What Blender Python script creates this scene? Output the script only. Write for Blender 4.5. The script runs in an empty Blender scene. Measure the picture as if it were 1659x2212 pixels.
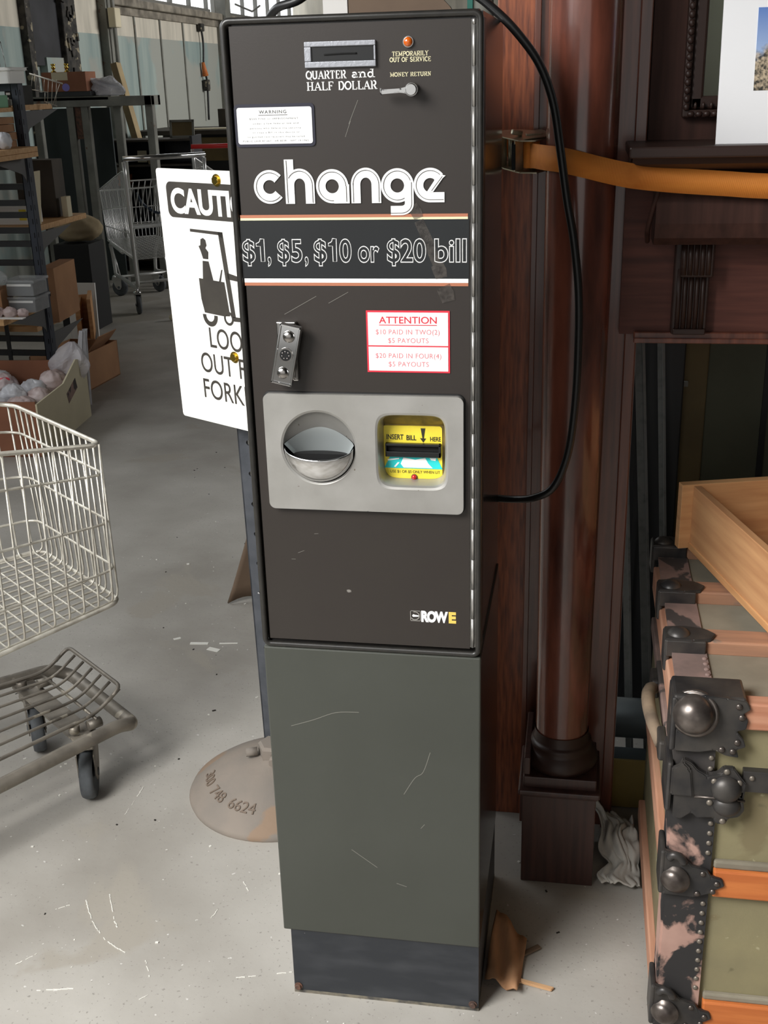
import bpy, bmesh, math, random
from mathutils import Vector, Matrix, Euler
from math import pi, sin, cos, radians as R

SC = bpy.context.scene
COL = SC.collection
random.seed(11)

# ------------------------------------------------------------------ camera
cam_d = bpy.data.cameras.new('camera')
cam = bpy.data.objects.new('camera', cam_d)
COL.objects.link(cam)
cam_d.sensor_fit = 'VERTICAL'
cam_d.sensor_height = 24.0
cam_d.lens = 24.0 * 2450.0 / 2212.0
cam_d.clip_start = 0.05
cam_d.clip_end = 200
_r = Vector((0.98578586, 0.16602998, -0.02569602))
_u = Vector((-0.03544266, 0.35501881, 0.93418706))
_f = Vector((-0.16422563, 0.91999766, -0.35585707))
M = Matrix((_r, _u, -_f)).transposed().to_4x4()
M.translation = Vector((0.44287527, -1.43731066, 1.42436323))
cam.matrix_world = M
SC.camera = cam

# ------------------------------------------------------------------ view / world
SC.view_settings.view_transform = 'Standard'
SC.view_settings.look = 'None'
SC.view_settings.exposure = 0.0
SC.view_settings.gamma = 1.0
SC.view_settings.use_curve_mapping = False
W = bpy.data.worlds.new('overcast_sky')
SC.world = W
W.use_nodes = True
bg = W.node_tree.nodes['Background']
bg.inputs['Color'].default_value = (0.93, 0.97, 1.0, 1)
bg.inputs['Strength'].default_value = 2.2

# ------------------------------------------------------------------ window daylight, partly from assumed openings, plus added key and fill lamps
def area(name, loc, target, sx, sy, power, color=(1, 1, 1), spread=180):
    l = bpy.data.lights.new(name, 'AREA')
    l.shape = 'RECTANGLE'
    l.size, l.size_y = sx, sy
    l.energy = power
    l.color = color
    l.spread = R(spread)
    o = bpy.data.objects.new(name, l)
    COL.objects.link(o)
    o.location = loc
    d = Vector(target) - Vector(loc)
    o.rotation_euler = d.to_track_quat('-Z', 'Y').to_euler()
    return o
# added key lamp without a fixture, behind and to the left of the photographer
area('added_key_light', (-1.25, -1.75, 2.5), (0.1, -.4, .05), 1.25, 1.25, 58, (1.0, 0.99, 0.97), 108)
# added lamp behind the photographer for an assumed door; the front wall is closed
area('added_front_fill', (-0.9, -4.6, 1.7), (-0.9, 0.6, 1.7), 5.2, 3.2, 40, (1.0, 0.985, 0.96))
# added lamp for assumed tall windows of the left wall beside the photographer
area('assumed_left_window_light', (-3.7, -2.2, 2.6), (0.1, 0.0, 0.8), 3.2, 2.0, 26, (0.97, 0.99, 1.0))
# added lamp for an assumed next bay of windows along the left wall
area('assumed_left_bay_light', (-3.75, 2.4, 2.9), (0.0, 0.6, 1.0), 4.5, 1.2, 14, (0.95, 0.98, 1.0), 100)
# added fill lamp in front of the right wall, brightening the far left wall
area('far_wall_fill', (5.2, 10.5, 3.2), (-3.8, 10.0, 2.0), 6.0, 1.6, 150, (1.0, 0.99, 0.97), 90)
# the long window band further down the hall
area('far_window_daylight', (-3.5, 10.5, 2.95), (-1.0, 9.6, 0.4), 7.0, 0.9, 8, (0.95, 0.98, 1.0))

# ------------------------------------------------------------------ materials
def _sock(n, *names):
    for k in names:
        if k in n.inputs:
            return n.inputs[k]
def C3(c):
    return (c[0], c[1], c[2], 1)
def srgb(r, g, b):
    f = lambda v: (v / 255 / 12.92) if v / 255 <= 0.04045 else ((v / 255 + 0.055) / 1.055) ** 2.4
    return (f(r), f(g), f(b))
def mat(name, col, rough=0.5, metal=0.0, col2=None, scale=8.0, stretch=(1, 1, 1), lo=0.35, hi=0.65, detail=5.0,
        bump=0.0, bscale=None, coat=0.0, spots=None, spotscale=60.0, spotcut=0.72, rvar=0.0, spec=0.5, alpha=1.0,
        trans=0.0, bstretch=None, dist=0.002, spots2=None, spot2scale=8.0, spot2cut=0.62, emis=None, emis_s=0.0, fleck=None):
    m = bpy.data.materials.new(name)
    m.use_nodes = True
    nt = m.node_tree
    b = nt.nodes['Principled BSDF']
    b.inputs['Roughness'].default_value = rough
    b.inputs['Metallic'].default_value = metal
    _sock(b, 'Specular IOR Level').default_value = spec
    if coat:
        _sock(b, 'Coat Weight').default_value = coat
        _sock(b, 'Coat Roughness').default_value = 0.12
    if trans:
        _sock(b, 'Transmission Weight').default_value = trans
    b.inputs['Alpha'].default_value = alpha
    if emis:
        _sock(b, 'Emission Color').default_value = C3(emis)
        _sock(b, 'Emission Strength').default_value = emis_s
    tc = nt.nodes.new('ShaderNodeTexCoord')
    def noise(sc, st, det=detail, dis=0.0):
        mp = nt.nodes.new('ShaderNodeMapping')
        mp.inputs['Scale'].default_value = st
        nt.links.new(tc.outputs['Object'], mp.inputs['Vector'])
        n = nt.nodes.new('ShaderNodeTexNoise')
        n.inputs['Scale'].default_value = sc
        n.inputs['Detail'].default_value = det
        n.inputs['Distortion'].default_value = dis
        nt.links.new(mp.outputs['Vector'], n.inputs['Vector'])
        return n
    def ramp(n, a, bb):
        r = nt.nodes.new('ShaderNodeMapRange')
        r.inputs['From Min'].default_value = a
        r.inputs['From Max'].default_value = bb
        nt.links.new(n.outputs['Fac'], r.inputs['Value'])
        return r
    def mix(fac, A, B):
        x = nt.nodes.new('ShaderNodeMix')
        x.data_type = 'RGBA'
        nt.links.new(fac, x.inputs['Factor'])
        if isinstance(A, tuple): x.inputs[6].default_value = C3(A)
        else: nt.links.new(A, x.inputs[6])
        if isinstance(B, tuple): x.inputs[7].default_value = C3(B)
        else: nt.links.new(B, x.inputs[7])
        return x.outputs[2]
    cur = tuple(col)
    if col2 is not None:
        n = noise(scale, stretch)
        rr = ramp(n, lo, hi)
        cur = mix(rr.outputs['Result'], tuple(col), tuple(col2))
        if rvar:
            rm = nt.nodes.new('ShaderNodeMapRange')
            rm.inputs['To Min'].default_value = max(0.02, rough - rvar)
            rm.inputs['To Max'].default_value = min(1, rough + rvar)
            nt.links.new(n.outputs['Fac'], rm.inputs['Value'])
            nt.links.new(rm.outputs['Result'], b.inputs['Roughness'])
    if spots2 is not None:
        n = noise(spot2scale, (1, 1, 1), 6.0, 0.4)
        cur = mix(ramp(n, spot2cut, spot2cut + 0.03).outputs['Result'], cur, tuple(spots2))
    if fleck is not None:
        n = noise(fleck[1], (1, 1, 1), 3.0)
        cur = mix(ramp(n, fleck[2], fleck[2] + .04).outputs['Result'], cur, tuple(fleck[0]))
    if spots is not None:
        n = noise(spotscale, (1, 1, 1), 2.0)
        cur = mix(ramp(n, spotcut, spotcut + 0.02).outputs['Result'], cur, tuple(spots))
    if isinstance(cur, tuple):
        b.inputs['Base Color'].default_value = C3(cur)
    else:
        nt.links.new(cur, b.inputs['Base Color'])
    if bump:
        n = noise(bscale or scale, bstretch or stretch, 6.0)
        bp = nt.nodes.new('ShaderNodeBump')
        bp.inputs['Strength'].default_value = bump
        bp.inputs['Distance'].default_value = dist
        nt.links.new(n.outputs['Fac'], bp.inputs['Height'])
        nt.links.new(bp.outputs['Normal'], b.inputs['Normal'])
    return m

MT = {}
MT['concrete'] = mat('concrete_floor', srgb(180, 176, 169), 0.6, col2=srgb(150, 145, 137), scale=2.2, bump=0.25, bscale=60, rvar=0.14,
                     spots=srgb(205, 203, 198), spotscale=70, spotcut=0.725, fleck=(srgb(142, 138, 131), 150, .645), spots2=srgb(158, 152, 142), spot2scale=2.3, spot2cut=0.6)
MT['wall_cream'] = mat('wall_cream_paint', srgb(214, 206, 190), 0.75, col2=srgb(186, 180, 166), scale=3, stretch=(3, 3, .5), bump=.15, bscale=30)
MT['wall_teal'] = mat('wall_teal_paint', srgb(160, 172, 166), 0.65, col2=srgb(134, 150, 147), scale=2.4, stretch=(1, 3, .35), bump=.15, bscale=30,
                      spots2=srgb(158, 160, 152), spot2scale=.9, spot2cut=.50)
MT['sill'] = mat('grimy_sill', srgb(150, 142, 128), .8, col2=srgb(96, 90, 80), scale=7)
MT['wall_dark'] = mat('wall_dark_concrete', srgb(104, 104, 100), .8, col2=srgb(84, 84, 80), scale=2)
MT['dark_panel'] = mat('blue_black_panel', srgb(52, 52, 56), .6, col2=srgb(34, 34, 37), scale=4)
MT['old_frame'] = mat('old_dark_timber', srgb(70, 66, 60), .8, col2=srgb(30, 29, 27), scale=18, spots=srgb(150, 140, 118), spotscale=14, spotcut=.62)
MT['steel_gray'] = mat('gray_painted_steel', srgb(134, 134, 126), .55, col2=srgb(108, 107, 100), scale=6, spots2=srgb(104, 74, 56), spot2scale=9, spot2cut=.68)
MT['window_steel'] = mat('window_steel', srgb(110, 108, 102), .6)
MT['plaster'] = mat('dark_ceiling_board', srgb(92, 90, 86), .85, col2=srgb(76, 74, 70), scale=3)
# the change machine
MT['door_brown'] = mat('brown_enamel', srgb(46, 41, 37), 0.40, col2=srgb(43, 37, 34), scale=9, lo=.3, hi=.8, bump=0.12, bscale=420, dist=.0005, rvar=.05,
                       spots=srgb(128, 124, 118), spotscale=34, spotcut=.795)
MT['cabinet_black'] = mat('dark_brown_gloss_steel', srgb(40, 36, 33), 0.16, col2=srgb(35, 32, 30), scale=20, spec=.62)
MT['frame_black'] = mat('black_frame_steel', srgb(44, 42, 39), 0.32, col2=srgb(36, 35, 33), scale=60, spec=.5)
MT['gap_black'] = mat('black_gap', srgb(12, 12, 12), .7)
MT['pedestal_green'] = mat('gray_green_enamel', srgb(66, 68, 62), 0.44, col2=srgb(62, 64, 58), scale=5, bump=.1, bscale=400, dist=.0005,
                           spots=srgb(140, 140, 134), spotscale=26, spotcut=.80)
MT['kick_black'] = mat('worn_black_steel', srgb(40, 43, 48), .5, col2=srgb(60, 62, 66), scale=22, stretch=(.5, 1, 1.6), lo=.45, hi=.8,
                       spots=srgb(190, 186, 176), spotscale=70, spotcut=.77, rvar=.1)
MT['kick_dirt'] = mat('dusty_bottom_edge', srgb(132, 124, 108), .9, col2=srgb(80, 78, 74), scale=60)
MT['pewter'] = mat('cast_pewter_panel', srgb(176, 174, 170), 0.42, metal=.55, col2=srgb(160, 158, 153), scale=12, bump=.15, bscale=700, dist=.0004,
                   spots=srgb(120, 112, 100), spotscale=90, spotcut=.76)
MT['chrome'] = mat('chrome', srgb(214, 214, 214), 0.1, metal=1.0)
MT['hinge'] = mat('brushed_hinge_steel', srgb(190, 188, 184), .38, metal=.85)
MT['cup_steel'] = mat('cup_steel', srgb(176, 182, 182), .28, metal=.45)
MT['chrome_worn'] = mat('worn_chrome', srgb(190, 188, 186), 0.2, metal=1.0, col2=srgb(150, 146, 142), scale=30, rvar=.1)
MT['cast_alu'] = mat('cast_aluminium', srgb(156, 158, 164), .5, metal=.6, bump=.4, bscale=260, dist=.001)
MT['blk_plastic'] = mat('black_plastic', srgb(22, 23, 24), .35)
MT['hole'] = mat('dark_opening', srgb(6, 6, 6), .9)
MT['print_white'] = mat('white_print', srgb(240, 240, 238), .5)
MT['print_offwhite'] = mat('offwhite_print', srgb(226, 218, 180), .5)
MT['print_brown'] = mat('copper_brown_print', srgb(176, 112, 84), .5)
MT['band_black'] = mat('blue_black_band', srgb(28, 31, 33), .36, col2=srgb(25, 27, 29), scale=10)
MT['print_red'] = mat('red_print', srgb(214, 48, 66), .5)
MT['print_gray'] = mat('gray_print', srgb(70, 70, 70), .6)
MT['plate_navy'] = mat('navy_plate_border', srgb(34, 34, 48), .4)
MT['sticker'] = mat('white_sticker', srgb(246, 246, 244), .4)
MT['yellow'] = mat('yellow_plate', srgb(238, 218, 66), .45, col2=srgb(224, 200, 58), scale=30)
MT['brass_dirty'] = mat('stained_brass_recess', srgb(150, 128, 66), .4, metal=.5, col2=srgb(96, 84, 56), scale=40)
MT['cyan'] = mat('cyan_print', srgb(40, 206, 206), .5)
MT['amber'] = mat('amber_lens', srgb(200, 92, 20), .1, coat=.6, spec=.7)
MT['red_lens'] = mat('red_lens', srgb(190, 24, 30), .1, coat=.6)
MT['gold_print'] = mat('gold_print', srgb(238, 200, 96), .5)
MT['tape'] = mat('old_tape_residue', srgb(104, 98, 92), .4, col2=srgb(60, 55, 52), scale=120, bump=.6, bscale=160, alpha=.45)
MT['scratch'] = mat('pale_scratch', srgb(124, 122, 114), .6)
MT['rust'] = mat('rusty_bolt', srgb(112, 78, 62), .8, col2=srgb(70, 56, 50), scale=60)
MT['rubber'] = mat('black_rubber_cable', srgb(26, 26, 26), .38)
# wood
def wood(name, c1, c2, rough=.3, coat=.5, st=(26, 26, 1.6), scale=3.2, **k):
    return mat(name, c1, rough, col2=c2, scale=scale, stretch=st, lo=.32, hi=.7, coat=coat, bump=.06, bscale=scale * 3, bstretch=st, dist=.0006, **k)
MT['mahogany'] = wood('mahogany', srgb(122, 70, 52), srgb(78, 43, 34))
MT['mahogany_bright'] = wood('mahogany_oiled_face', srgb(158, 88, 54), srgb(92, 47, 33), rough=.42, coat=.2, st=(34, 34, 3.2), scale=5)
MT['overmantel'] = wood('overmantel_panel', srgb(74, 49, 42), srgb(56, 37, 32), rough=.6, coat=0, spec=.2)
MT['mahogany_dark'] = wood('mahogany_dark', srgb(72, 46, 40), srgb(48, 31, 28), rough=.45, coat=.1)
MT['mahogany_dark_h'] = wood('mahogany_dark_horizontal', srgb(106, 63, 53), srgb(78, 46, 39), rough=.55, coat=0, spec=.3, st=(1.6, 26, 26))
MT['column_wood'] = mat('column_veneer', srgb(124, 70, 54), .24, col2=srgb(72, 39, 31), scale=5, stretch=(7, 7, 1.3), lo=.3, hi=.72, coat=.7)
MT['pine'] = wood('pine', srgb(222, 172, 120), srgb(196, 140, 92), rough=.55, coat=0, st=(3, 3, 30), scale=2)
MT['pine_y'] = wood('pine_plank', srgb(214, 164, 116), srgb(186, 134, 92), rough=.6, coat=0, st=(24, 2, 24), scale=2)
MT['board'] = mat('shelf_board', srgb(214, 172, 124), .6, col2=srgb(198, 152, 104), scale=8, stretch=(1, 8, 8))
MT['cardboard'] = mat('cardboard', srgb(176, 132, 96), .85, col2=srgb(160, 118, 86), scale=6)
MT['cardboard_red'] = mat('reddish_cardboard', srgb(150, 100, 74), .85, col2=srgb(134, 88, 66), scale=6)
MT['cream_card'] = mat('cream_card', srgb(214, 204, 176), .8, col2=srgb(202, 192, 164), scale=4)
MT['white_card'] = mat('white_card', srgb(232, 230, 226), .7)
MT['upright'] = mat('blue_black_upright', srgb(58, 64, 76), .5, col2=srgb(48, 52, 62), scale=8)
MT['rail_black'] = mat('black_rail', srgb(32, 33, 35), .5)
MT['bracket_gray'] = mat('gray_bracket', srgb(92, 92, 92), .5)
MT['poly'] = mat('clear_plastic_bag', srgb(226, 222, 226), .3, col2=srgb(196, 190, 196), scale=14, alpha=.62, bump=.5, bscale=30, dist=.01)
MT['poly_white'] = mat('milky_plastic_bag', srgb(232, 232, 236), .3, col2=srgb(200, 200, 206), scale=10, bump=.5, bscale=18, dist=.01)
MT['poly_pink'] = mat('pinkish_bagged_goods', srgb(214, 198, 196), .4, col2=srgb(180, 156, 152), scale=10, bump=.5, bscale=20, dist=.01)
MT['clear'] = mat('clear_plastic', srgb(214, 216, 218), .15, alpha=.35)
MT['black_goods'] = mat('black_bristles', srgb(30, 31, 34), .6, col2=srgb(70, 72, 76), scale=60)
MT['tub'] = mat('white_tub', srgb(240, 240, 236), .45)
MT['brass'] = mat('brass', srgb(214, 184, 90), .22, metal=1.0)
MT['purple'] = mat('purple_sticker', srgb(134, 126, 206), .6)
MT['green_glass'] = mat('green_plastic', srgb(140, 190, 156), .3)
MT['cart_zinc'] = mat('dull_zinc_wire', srgb(222, 218, 206), .38, metal=.45, col2=srgb(186, 180, 168), scale=40)
MT['cart_bright'] = mat('bright_zinc_wire', srgb(206, 206, 204), .3, metal=.6)
MT['cart_frame'] = mat('dusty_zinc_tube', srgb(150, 143, 132), .5, metal=.5, col2=srgb(112, 106, 98), scale=14, spots2=srgb(176, 168, 154), spot2scale=12, spot2cut=.58)
MT['tyre'] = mat('worn_gray_rubber', srgb(88, 92, 96), .7, col2=srgb(66, 68, 70), scale=30)
MT['red_plastic'] = mat('red_plastic', srgb(214, 44, 44), .35)
MT['navy_plastic'] = mat('navy_plastic', srgb(44, 56, 72), .4)
MT['sign_white'] = mat('white_sign_face', srgb(252, 251, 246), .35)
MT['sign_black'] = mat('faded_black_print', srgb(66, 62, 56), .5, col2=srgb(56, 52, 48), scale=20)
MT['post_steel'] = mat('blue_gray_post', srgb(84, 87, 93), .45, metal=.25, col2=srgb(70, 73, 79), scale=30, spots=srgb(190, 190, 190), spotscale=80, spotcut=.77)
MT['cast_iron'] = mat('dusty_cast_iron', srgb(134, 124, 114), .8, col2=srgb(118, 112, 105), scale=7, bump=.3, bscale=90, spots2=srgb(138, 117, 98), spot2scale=5, spot2cut=.58)
MT['orange_web'] = None
MT['zinc'] = mat('zinc_plated_steel', srgb(186, 180, 160), .3, metal=.85, col2=srgb(160, 152, 132), scale=30)
MT['canvas'] = mat('olive_canvas', srgb(142, 133, 100), .85, col2=srgb(128, 120, 92), scale=9, bump=.25, bscale=300, dist=.0008, spots=srgb(112, 104, 78), spotscale=20, spotcut=.7, spots2=srgb(124, 113, 84), spot2scale=6, spot2cut=.58, fleck=(srgb(166, 158, 126), 60, .68))
MT['canvas_top'] = mat('dusty_canvas_top', srgb(146, 139, 122), .9, col2=srgb(122, 115, 100), scale=8, bump=.2, bscale=200, dist=.0008)
MT['slat'] = mat('orange_stained_slat', srgb(204, 120, 62), .62, col2=srgb(186, 102, 50), scale=4, stretch=(1.5, 20, 20), spots2=srgb(150, 96, 66), spot2scale=14, spot2cut=.66)
MT['slat_faded'] = mat('faded_pinkish_slat', srgb(196, 142, 114), .7, col2=srgb(178, 120, 92), scale=4, stretch=(1.5, 20, 20), spots2=srgb(150, 122, 104), spot2scale=10, spot2cut=.6)
MT['slat_dusty'] = mat('dusty_slat', srgb(172, 128, 100), .75, col2=srgb(150, 112, 90), scale=5, stretch=(1.5, 14, 14), spots2=srgb(124, 108, 96), spot2scale=9, spot2cut=.56)
MT['slat_side'] = mat('faded_slat', srgb(196, 150, 124), .7, col2=srgb(176, 124, 98), scale=4, stretch=(20, 1.5, 20))
MT['leather'] = mat('peeling_binding', srgb(188, 152, 138), .75, col2=srgb(164, 130, 118), scale=14, spots2=srgb(44, 42, 42), spot2scale=8, spot2cut=.475, bump=.2, bscale=60)
MT['leather_top'] = mat('worn_binding', srgb(150, 124, 116), .8, col2=srgb(118, 100, 94), scale=16, spots2=srgb(70, 64, 62), spot2scale=12, spot2cut=.56)
MT['iron'] = mat('dark_iron', srgb(58, 57, 58), .42, metal=.5, col2=srgb(84, 80, 76), scale=24, rvar=.1)
MT['iron_bright'] = mat('rubbed_iron', srgb(120, 112, 106), .3, metal=.7, col2=srgb(80, 72, 68), scale=30)
MT['rivet'] = mat('rivet', srgb(126, 118, 108), .45, metal=.5)
MT['old_leather'] = mat('cracked_leather', srgb(150, 130, 108), .85, col2=srgb(104, 90, 76), scale=20, stretch=(1, 1, .2))
MT['grate'] = mat('black_scale_iron', srgb(132, 134, 132), .55, col2=srgb(96, 100, 100), scale=40, lo=.5, hi=.8)
MT['olive_panel'] = mat('olive_painted_panel', srgb(98, 100, 82), .7, col2=srgb(84, 86, 70), scale=4)
MT['brown_panel'] = mat('brown_olive_board', srgb(122, 104, 66), .7, col2=srgb(98, 84, 56), scale=5)
MT['mirror'] = mat('old_mirror', srgb(214, 218, 204), .03, metal=1.0)
MT['carved'] = mat('carved_ebonised', srgb(50, 34, 29), .42, spec=.35)
MT['mat_white'] = mat('white_mat_board', srgb(236, 236, 238), .7)
MT['cloth'] = mat('gray_rag', srgb(196, 192, 184), .95, col2=srgb(166, 162, 154), scale=8, bump=.3, bscale=200, dist=.001)
MT['yellow_card'] = mat('yellowed_card', srgb(158, 134, 72), .8, col2=srgb(130, 112, 64), scale=5)
MT['slate_metal'] = mat('slate_duct', srgb(84, 92, 94), .45, metal=.3)
MT['splinter'] = mat('fresh_wood', srgb(196, 156, 116), .7)
MT['debris'] = mat('pale_debris', srgb(226, 224, 216), .8)
MT['debris_dark'] = mat('dark_debris', srgb(40, 36, 32), .8)
MT['slate_panel'] = mat('slate_gray_panel', srgb(58, 66, 66), .7, col2=srgb(48, 55, 55), scale=3)
MT['burlap'] = mat('tan_sack', srgb(158, 142, 112), .9, col2=srgb(134, 118, 92), scale=10, bump=.3, bscale=40)
MT['brown_board'] = mat('brown_hardboard', srgb(118, 98, 80), .7, col2=srgb(104, 86, 70), scale=7)
MT['teal_paint'] = mat('teal_paint', srgb(30, 110, 96), .5)
MT['tan_plank'] = mat('tan_plank', srgb(176, 156, 118), .8, col2=srgb(150, 130, 98), scale=5)
MT['dark_wood'] = mat('dark_bench_wood', srgb(74, 66, 56), .7, col2=srgb(54, 48, 42), scale=6)
MT['paper'] = mat('paper', srgb(236, 234, 228), .8)

def webbing():
    m = bpy.data.materials.new('orange_webbing')
    m.use_nodes = True
    nt = m.node_tree
    b = nt.nodes['Principled BSDF']
    b.inputs['Roughness'].default_value = .7
    uv = nt.nodes.new('ShaderNodeUVMap')
    w = nt.nodes.new('ShaderNodeTexWave')
    w.inputs['Scale'].default_value = 60
    nt.links.new(uv.outputs['UV'], w.inputs['Vector'])
    n = nt.nodes.new('ShaderNodeTexNoise')
    n.inputs['Scale'].default_value = 8
    x = nt.nodes.new('ShaderNodeMix')
    x.data_type = 'RGBA'
    nt.links.new(n.outputs['Fac'], x.inputs['Factor'])
    x.inputs[6].default_value = C3(srgb(236, 150, 60))
    x.inputs[7].default_value = C3(srgb(216, 122, 42))
    nt.links.new(x.outputs[2], b.inputs['Base Color'])
    bp = nt.nodes.new('ShaderNodeBump')
    bp.inputs['Strength'].default_value = .5
    bp.inputs['Distance'].default_value = .001
    nt.links.new(w.outputs['Fac'], bp.inputs['Height'])
    nt.links.new(bp.outputs['Normal'], b.inputs['Normal'])
    return m
MT['orange_web'] = webbing()

# ------------------------------------------------------------------ geometry helpers
class MB:
    """collects shapes; build() links them as ONE mesh object"""
    def __init__(s):
        s.bm = bmesh.new()
        s.mats = []
        s.uvs = None
    def _mi(s, m):
        if m is None: return 0
        if m not in s.mats: s.mats.append(m)
        return s.mats.index(m)
    def _add(s, src, m=None, smooth=False):
        i = s._mi(m)
        src.normal_update()
        mp = {}
        for v in src.verts: mp[v] = s.bm.verts.new(v.co)
        for f in src.faces:
            try: nf = s.bm.faces.new([mp[v] for v in f.verts])
            except ValueError: continue
            nf.smooth = smooth
            nf.material_index = i
        src.free()
    def box(s, c, d, rot=None, bev=0.0, m=None, seg=2, smooth=False):
        t = bmesh.new()
        bmesh.ops.create_cube(t, size=1)
        bmesh.ops.scale(t, vec=Vector(d), verts=t.verts)
        if bev > 0:
            bmesh.ops.bevel(t, geom=t.edges[:], offset=min(bev, min(d) * .49), segments=seg, affect='EDGES', profile=.5)
        if rot is not None:
            bmesh.ops.transform(t, matrix=(rot if isinstance(rot, Matrix) else Euler(rot).to_matrix().to_4x4()), verts=t.verts)
        bmesh.ops.translate(t, vec=Vector(c), verts=t.verts)
        s._add(t, m, smooth)
        return s
    def span(s, a, b, **k):
        a, b = Vector(a), Vector(b)
        return s.box((a + b) / 2, [max(1e-5, abs(q)) for q in (b - a)], **k)
    def cyl(s, p0, p1, r0, r1=None, seg=16, m=None, cap=True, smooth=True):
        p0, p1 = Vector(p0), Vector(p1)
        t = bmesh.new()
        L = (p1 - p0).length
        bmesh.ops.create_cone(t, cap_ends=cap, segments=seg, radius1=r0, radius2=r0 if r1 is None else r1, depth=L)
        q = Vector((0, 0, 1)).rotation_difference((p1 - p0).normalized()).to_matrix().to_4x4()
        bmesh.ops.transform(t, matrix=Matrix.Translation((p0 + p1) / 2) @ q, verts=t.verts)
        s._add(t, m, smooth)
        if smooth:
            s.bm.faces.ensure_lookup_table()
            for f in s.bm.faces[-(seg + 2):]:
                if len(f.verts) > 4: f.smooth = False
        return s
    def ball(s, c, r, sc=(1, 1, 1), seg=16, m=None, rot=None):
        t = bmesh.new()
        bmesh.ops.create_uvsphere(t, u_segments=seg, v_segments=max(6, seg // 2), radius=r)
        bmesh.ops.scale(t, vec=Vector(sc), verts=t.verts)
        if rot is not None: bmesh.ops.transform(t, matrix=Euler(rot).to_matrix().to_4x4(), verts=t.verts)
        bmesh.ops.translate(t, vec=Vector(c), verts=t.verts)
        s._add(t, m, True)
        return s
    def tube(s, pts, r, seg=8, m=None, closed=False, cap=True, rs=None):
        pts = [Vector(p) for p in pts]
        n = len(pts)
        t = bmesh.new()
        tang = []
        for i in range(n):
            a = pts[i - 1] if (i > 0 or closed) else pts[i]
            b = pts[(i + 1) % n] if (i < n - 1 or closed) else pts[i]
            d = (b - a)
            tang.append(d.normalized() if d.length > 1e-9 else Vector((0, 0, 1)))
        up = Vector((0, 0, 1)) if abs(tang[0].z) < .9 else Vector((1, 0, 0))
        nx = tang[0].cross(up).normalized()
        rings = []
        for i in range(n):
            if i: nx = tang[i - 1].rotation_difference(tang[i]) @ nx
            nx = (nx - tang[i] * nx.dot(tang[i])).normalized()
            ny = tang[i].cross(nx)
            k = rs[i] if rs else r
            rings.append([t.verts.new(pts[i] + nx * (k * cos(2 * pi * j / seg)) + ny * (k * sin(2 * pi * j / seg))) for j in range(seg)])
        for i in range(n if closed else n - 1):
            A, B = rings[i], rings[(i + 1) % n]
            for j in range(seg):
                t.faces.new((A[j], A[(j + 1) % seg], B[(j + 1) % seg], B[j]))
        if cap and not closed:
            t.faces.new(rings[0][::-1])
            t.faces.new(rings[-1])
        s._add(t, m, True)
        return s
    def lathe(s, prof, c=(0, 0, 0), seg=40, m=None, smooth=True, ax='Z'):
        t = bmesh.new()
        rings = []
        for (r, z) in prof:
            if r < 1e-6: rings.append([t.verts.new((0, 0, z))])
            else: rings.append([t.verts.new((r * cos(2 * pi * j / seg), r * sin(2 * pi * j / seg), z)) for j in range(seg)])
        for A, B in zip(rings, rings[1:]):
            for j in range(seg):
                q = [A[j % len(A)], A[(j + 1) % len(A)], B[(j + 1) % len(B)], B[j % len(B)]]
                u = []
                for v in q:
                    if v not in u: u.append(v)
                if len(u) > 2: t.faces.new(u)
        if ax == 'Y': bmesh.ops.rotate(t, matrix=Matrix.Rotation(pi / 2, 3, 'X'), verts=t.verts)
        bmesh.ops.translate(t, vec=Vector(c), verts=t.verts)
        bmesh.ops.recalc_face_normals(t, faces=t.faces)
        s._add(t, m, smooth)
        return s
    def prism(s, poly, y0, y1, m=None, plane='XZ', bev=0.0, smooth=False):
        """polygon extruded between y0 and y1 (plane XZ: along y; XY: along z; YZ: along x)"""
        t = bmesh.new()
        def P(a, b, h):
            return {'XZ': (a, h, b), 'XY': (a, b, h), 'YZ': (h, a, b)}[plane]
        A = [t.verts.new(P(a, b, y0)) for a, b in poly]
        B = [t.verts.new(P(a, b, y1)) for a, b in poly]
        fa = t.faces.new(A); fb = t.faces.new(B[::-1])
        n = len(poly)
        for i in range(n): t.faces.new((A[i], B[i], B[(i + 1) % n], A[(i + 1) % n]))
        bmesh.ops.recalc_face_normals(t, faces=t.faces)
        if n > 4:
            bmesh.ops.triangulate(t, faces=[f for f in t.faces if len(f.verts) > 4])
        if bev: bmesh.ops.bevel(t, geom=t.edges[:], offset=bev, segments=2, affect='EDGES')
        s._add(t, m, smooth)
        return s
    def ribbon(s, pts, w, y, th=.0006, m=None, closed=False):
        if not isinstance(w, (list, tuple)):
            q = [pts[0]]
            for p in pts[1:]:
                if math.hypot(p[0] - q[-1][0], p[1] - q[-1][1]) > 1e-5: q.append(p)
            pts = q
        """flat stroke of width w along 2D points (x,z), lying on plane y facing -y, thickness th"""
        n = len(pts)
        P = [Vector((a, b)) for a, b in pts]
        L, Rr = [], []
        for i in range(n):
            a = P[i - 1] if (i > 0 or closed) else P[i]
            b = P[(i + 1) % n] if (i < n - 1 or closed) else P[i]
            d = (b - a)
            d = d.normalized() if d.length > 1e-12 else Vector((1, 0))
            nn = Vector((-d.y, d.x))
            k = 1.0
            if 0 < i < n - 1:
                d1 = (P[i] - P[i - 1]).normalized()
                k = min(1.6, 1 / max(.5, abs(d1.dot(d))))
            ww = (w[i] if isinstance(w, (list, tuple)) else w) / 2 * k
            L.append(P[i] + nn * ww); Rr.append(P[i] - nn * ww)
        t = bmesh.new()
        vs = [[t.verts.new((q.x, yy, q.y)) for q in side] for side in (L, Rr) for yy in (y - th, y)]
        LF, LB, RF, RB = vs
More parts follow.
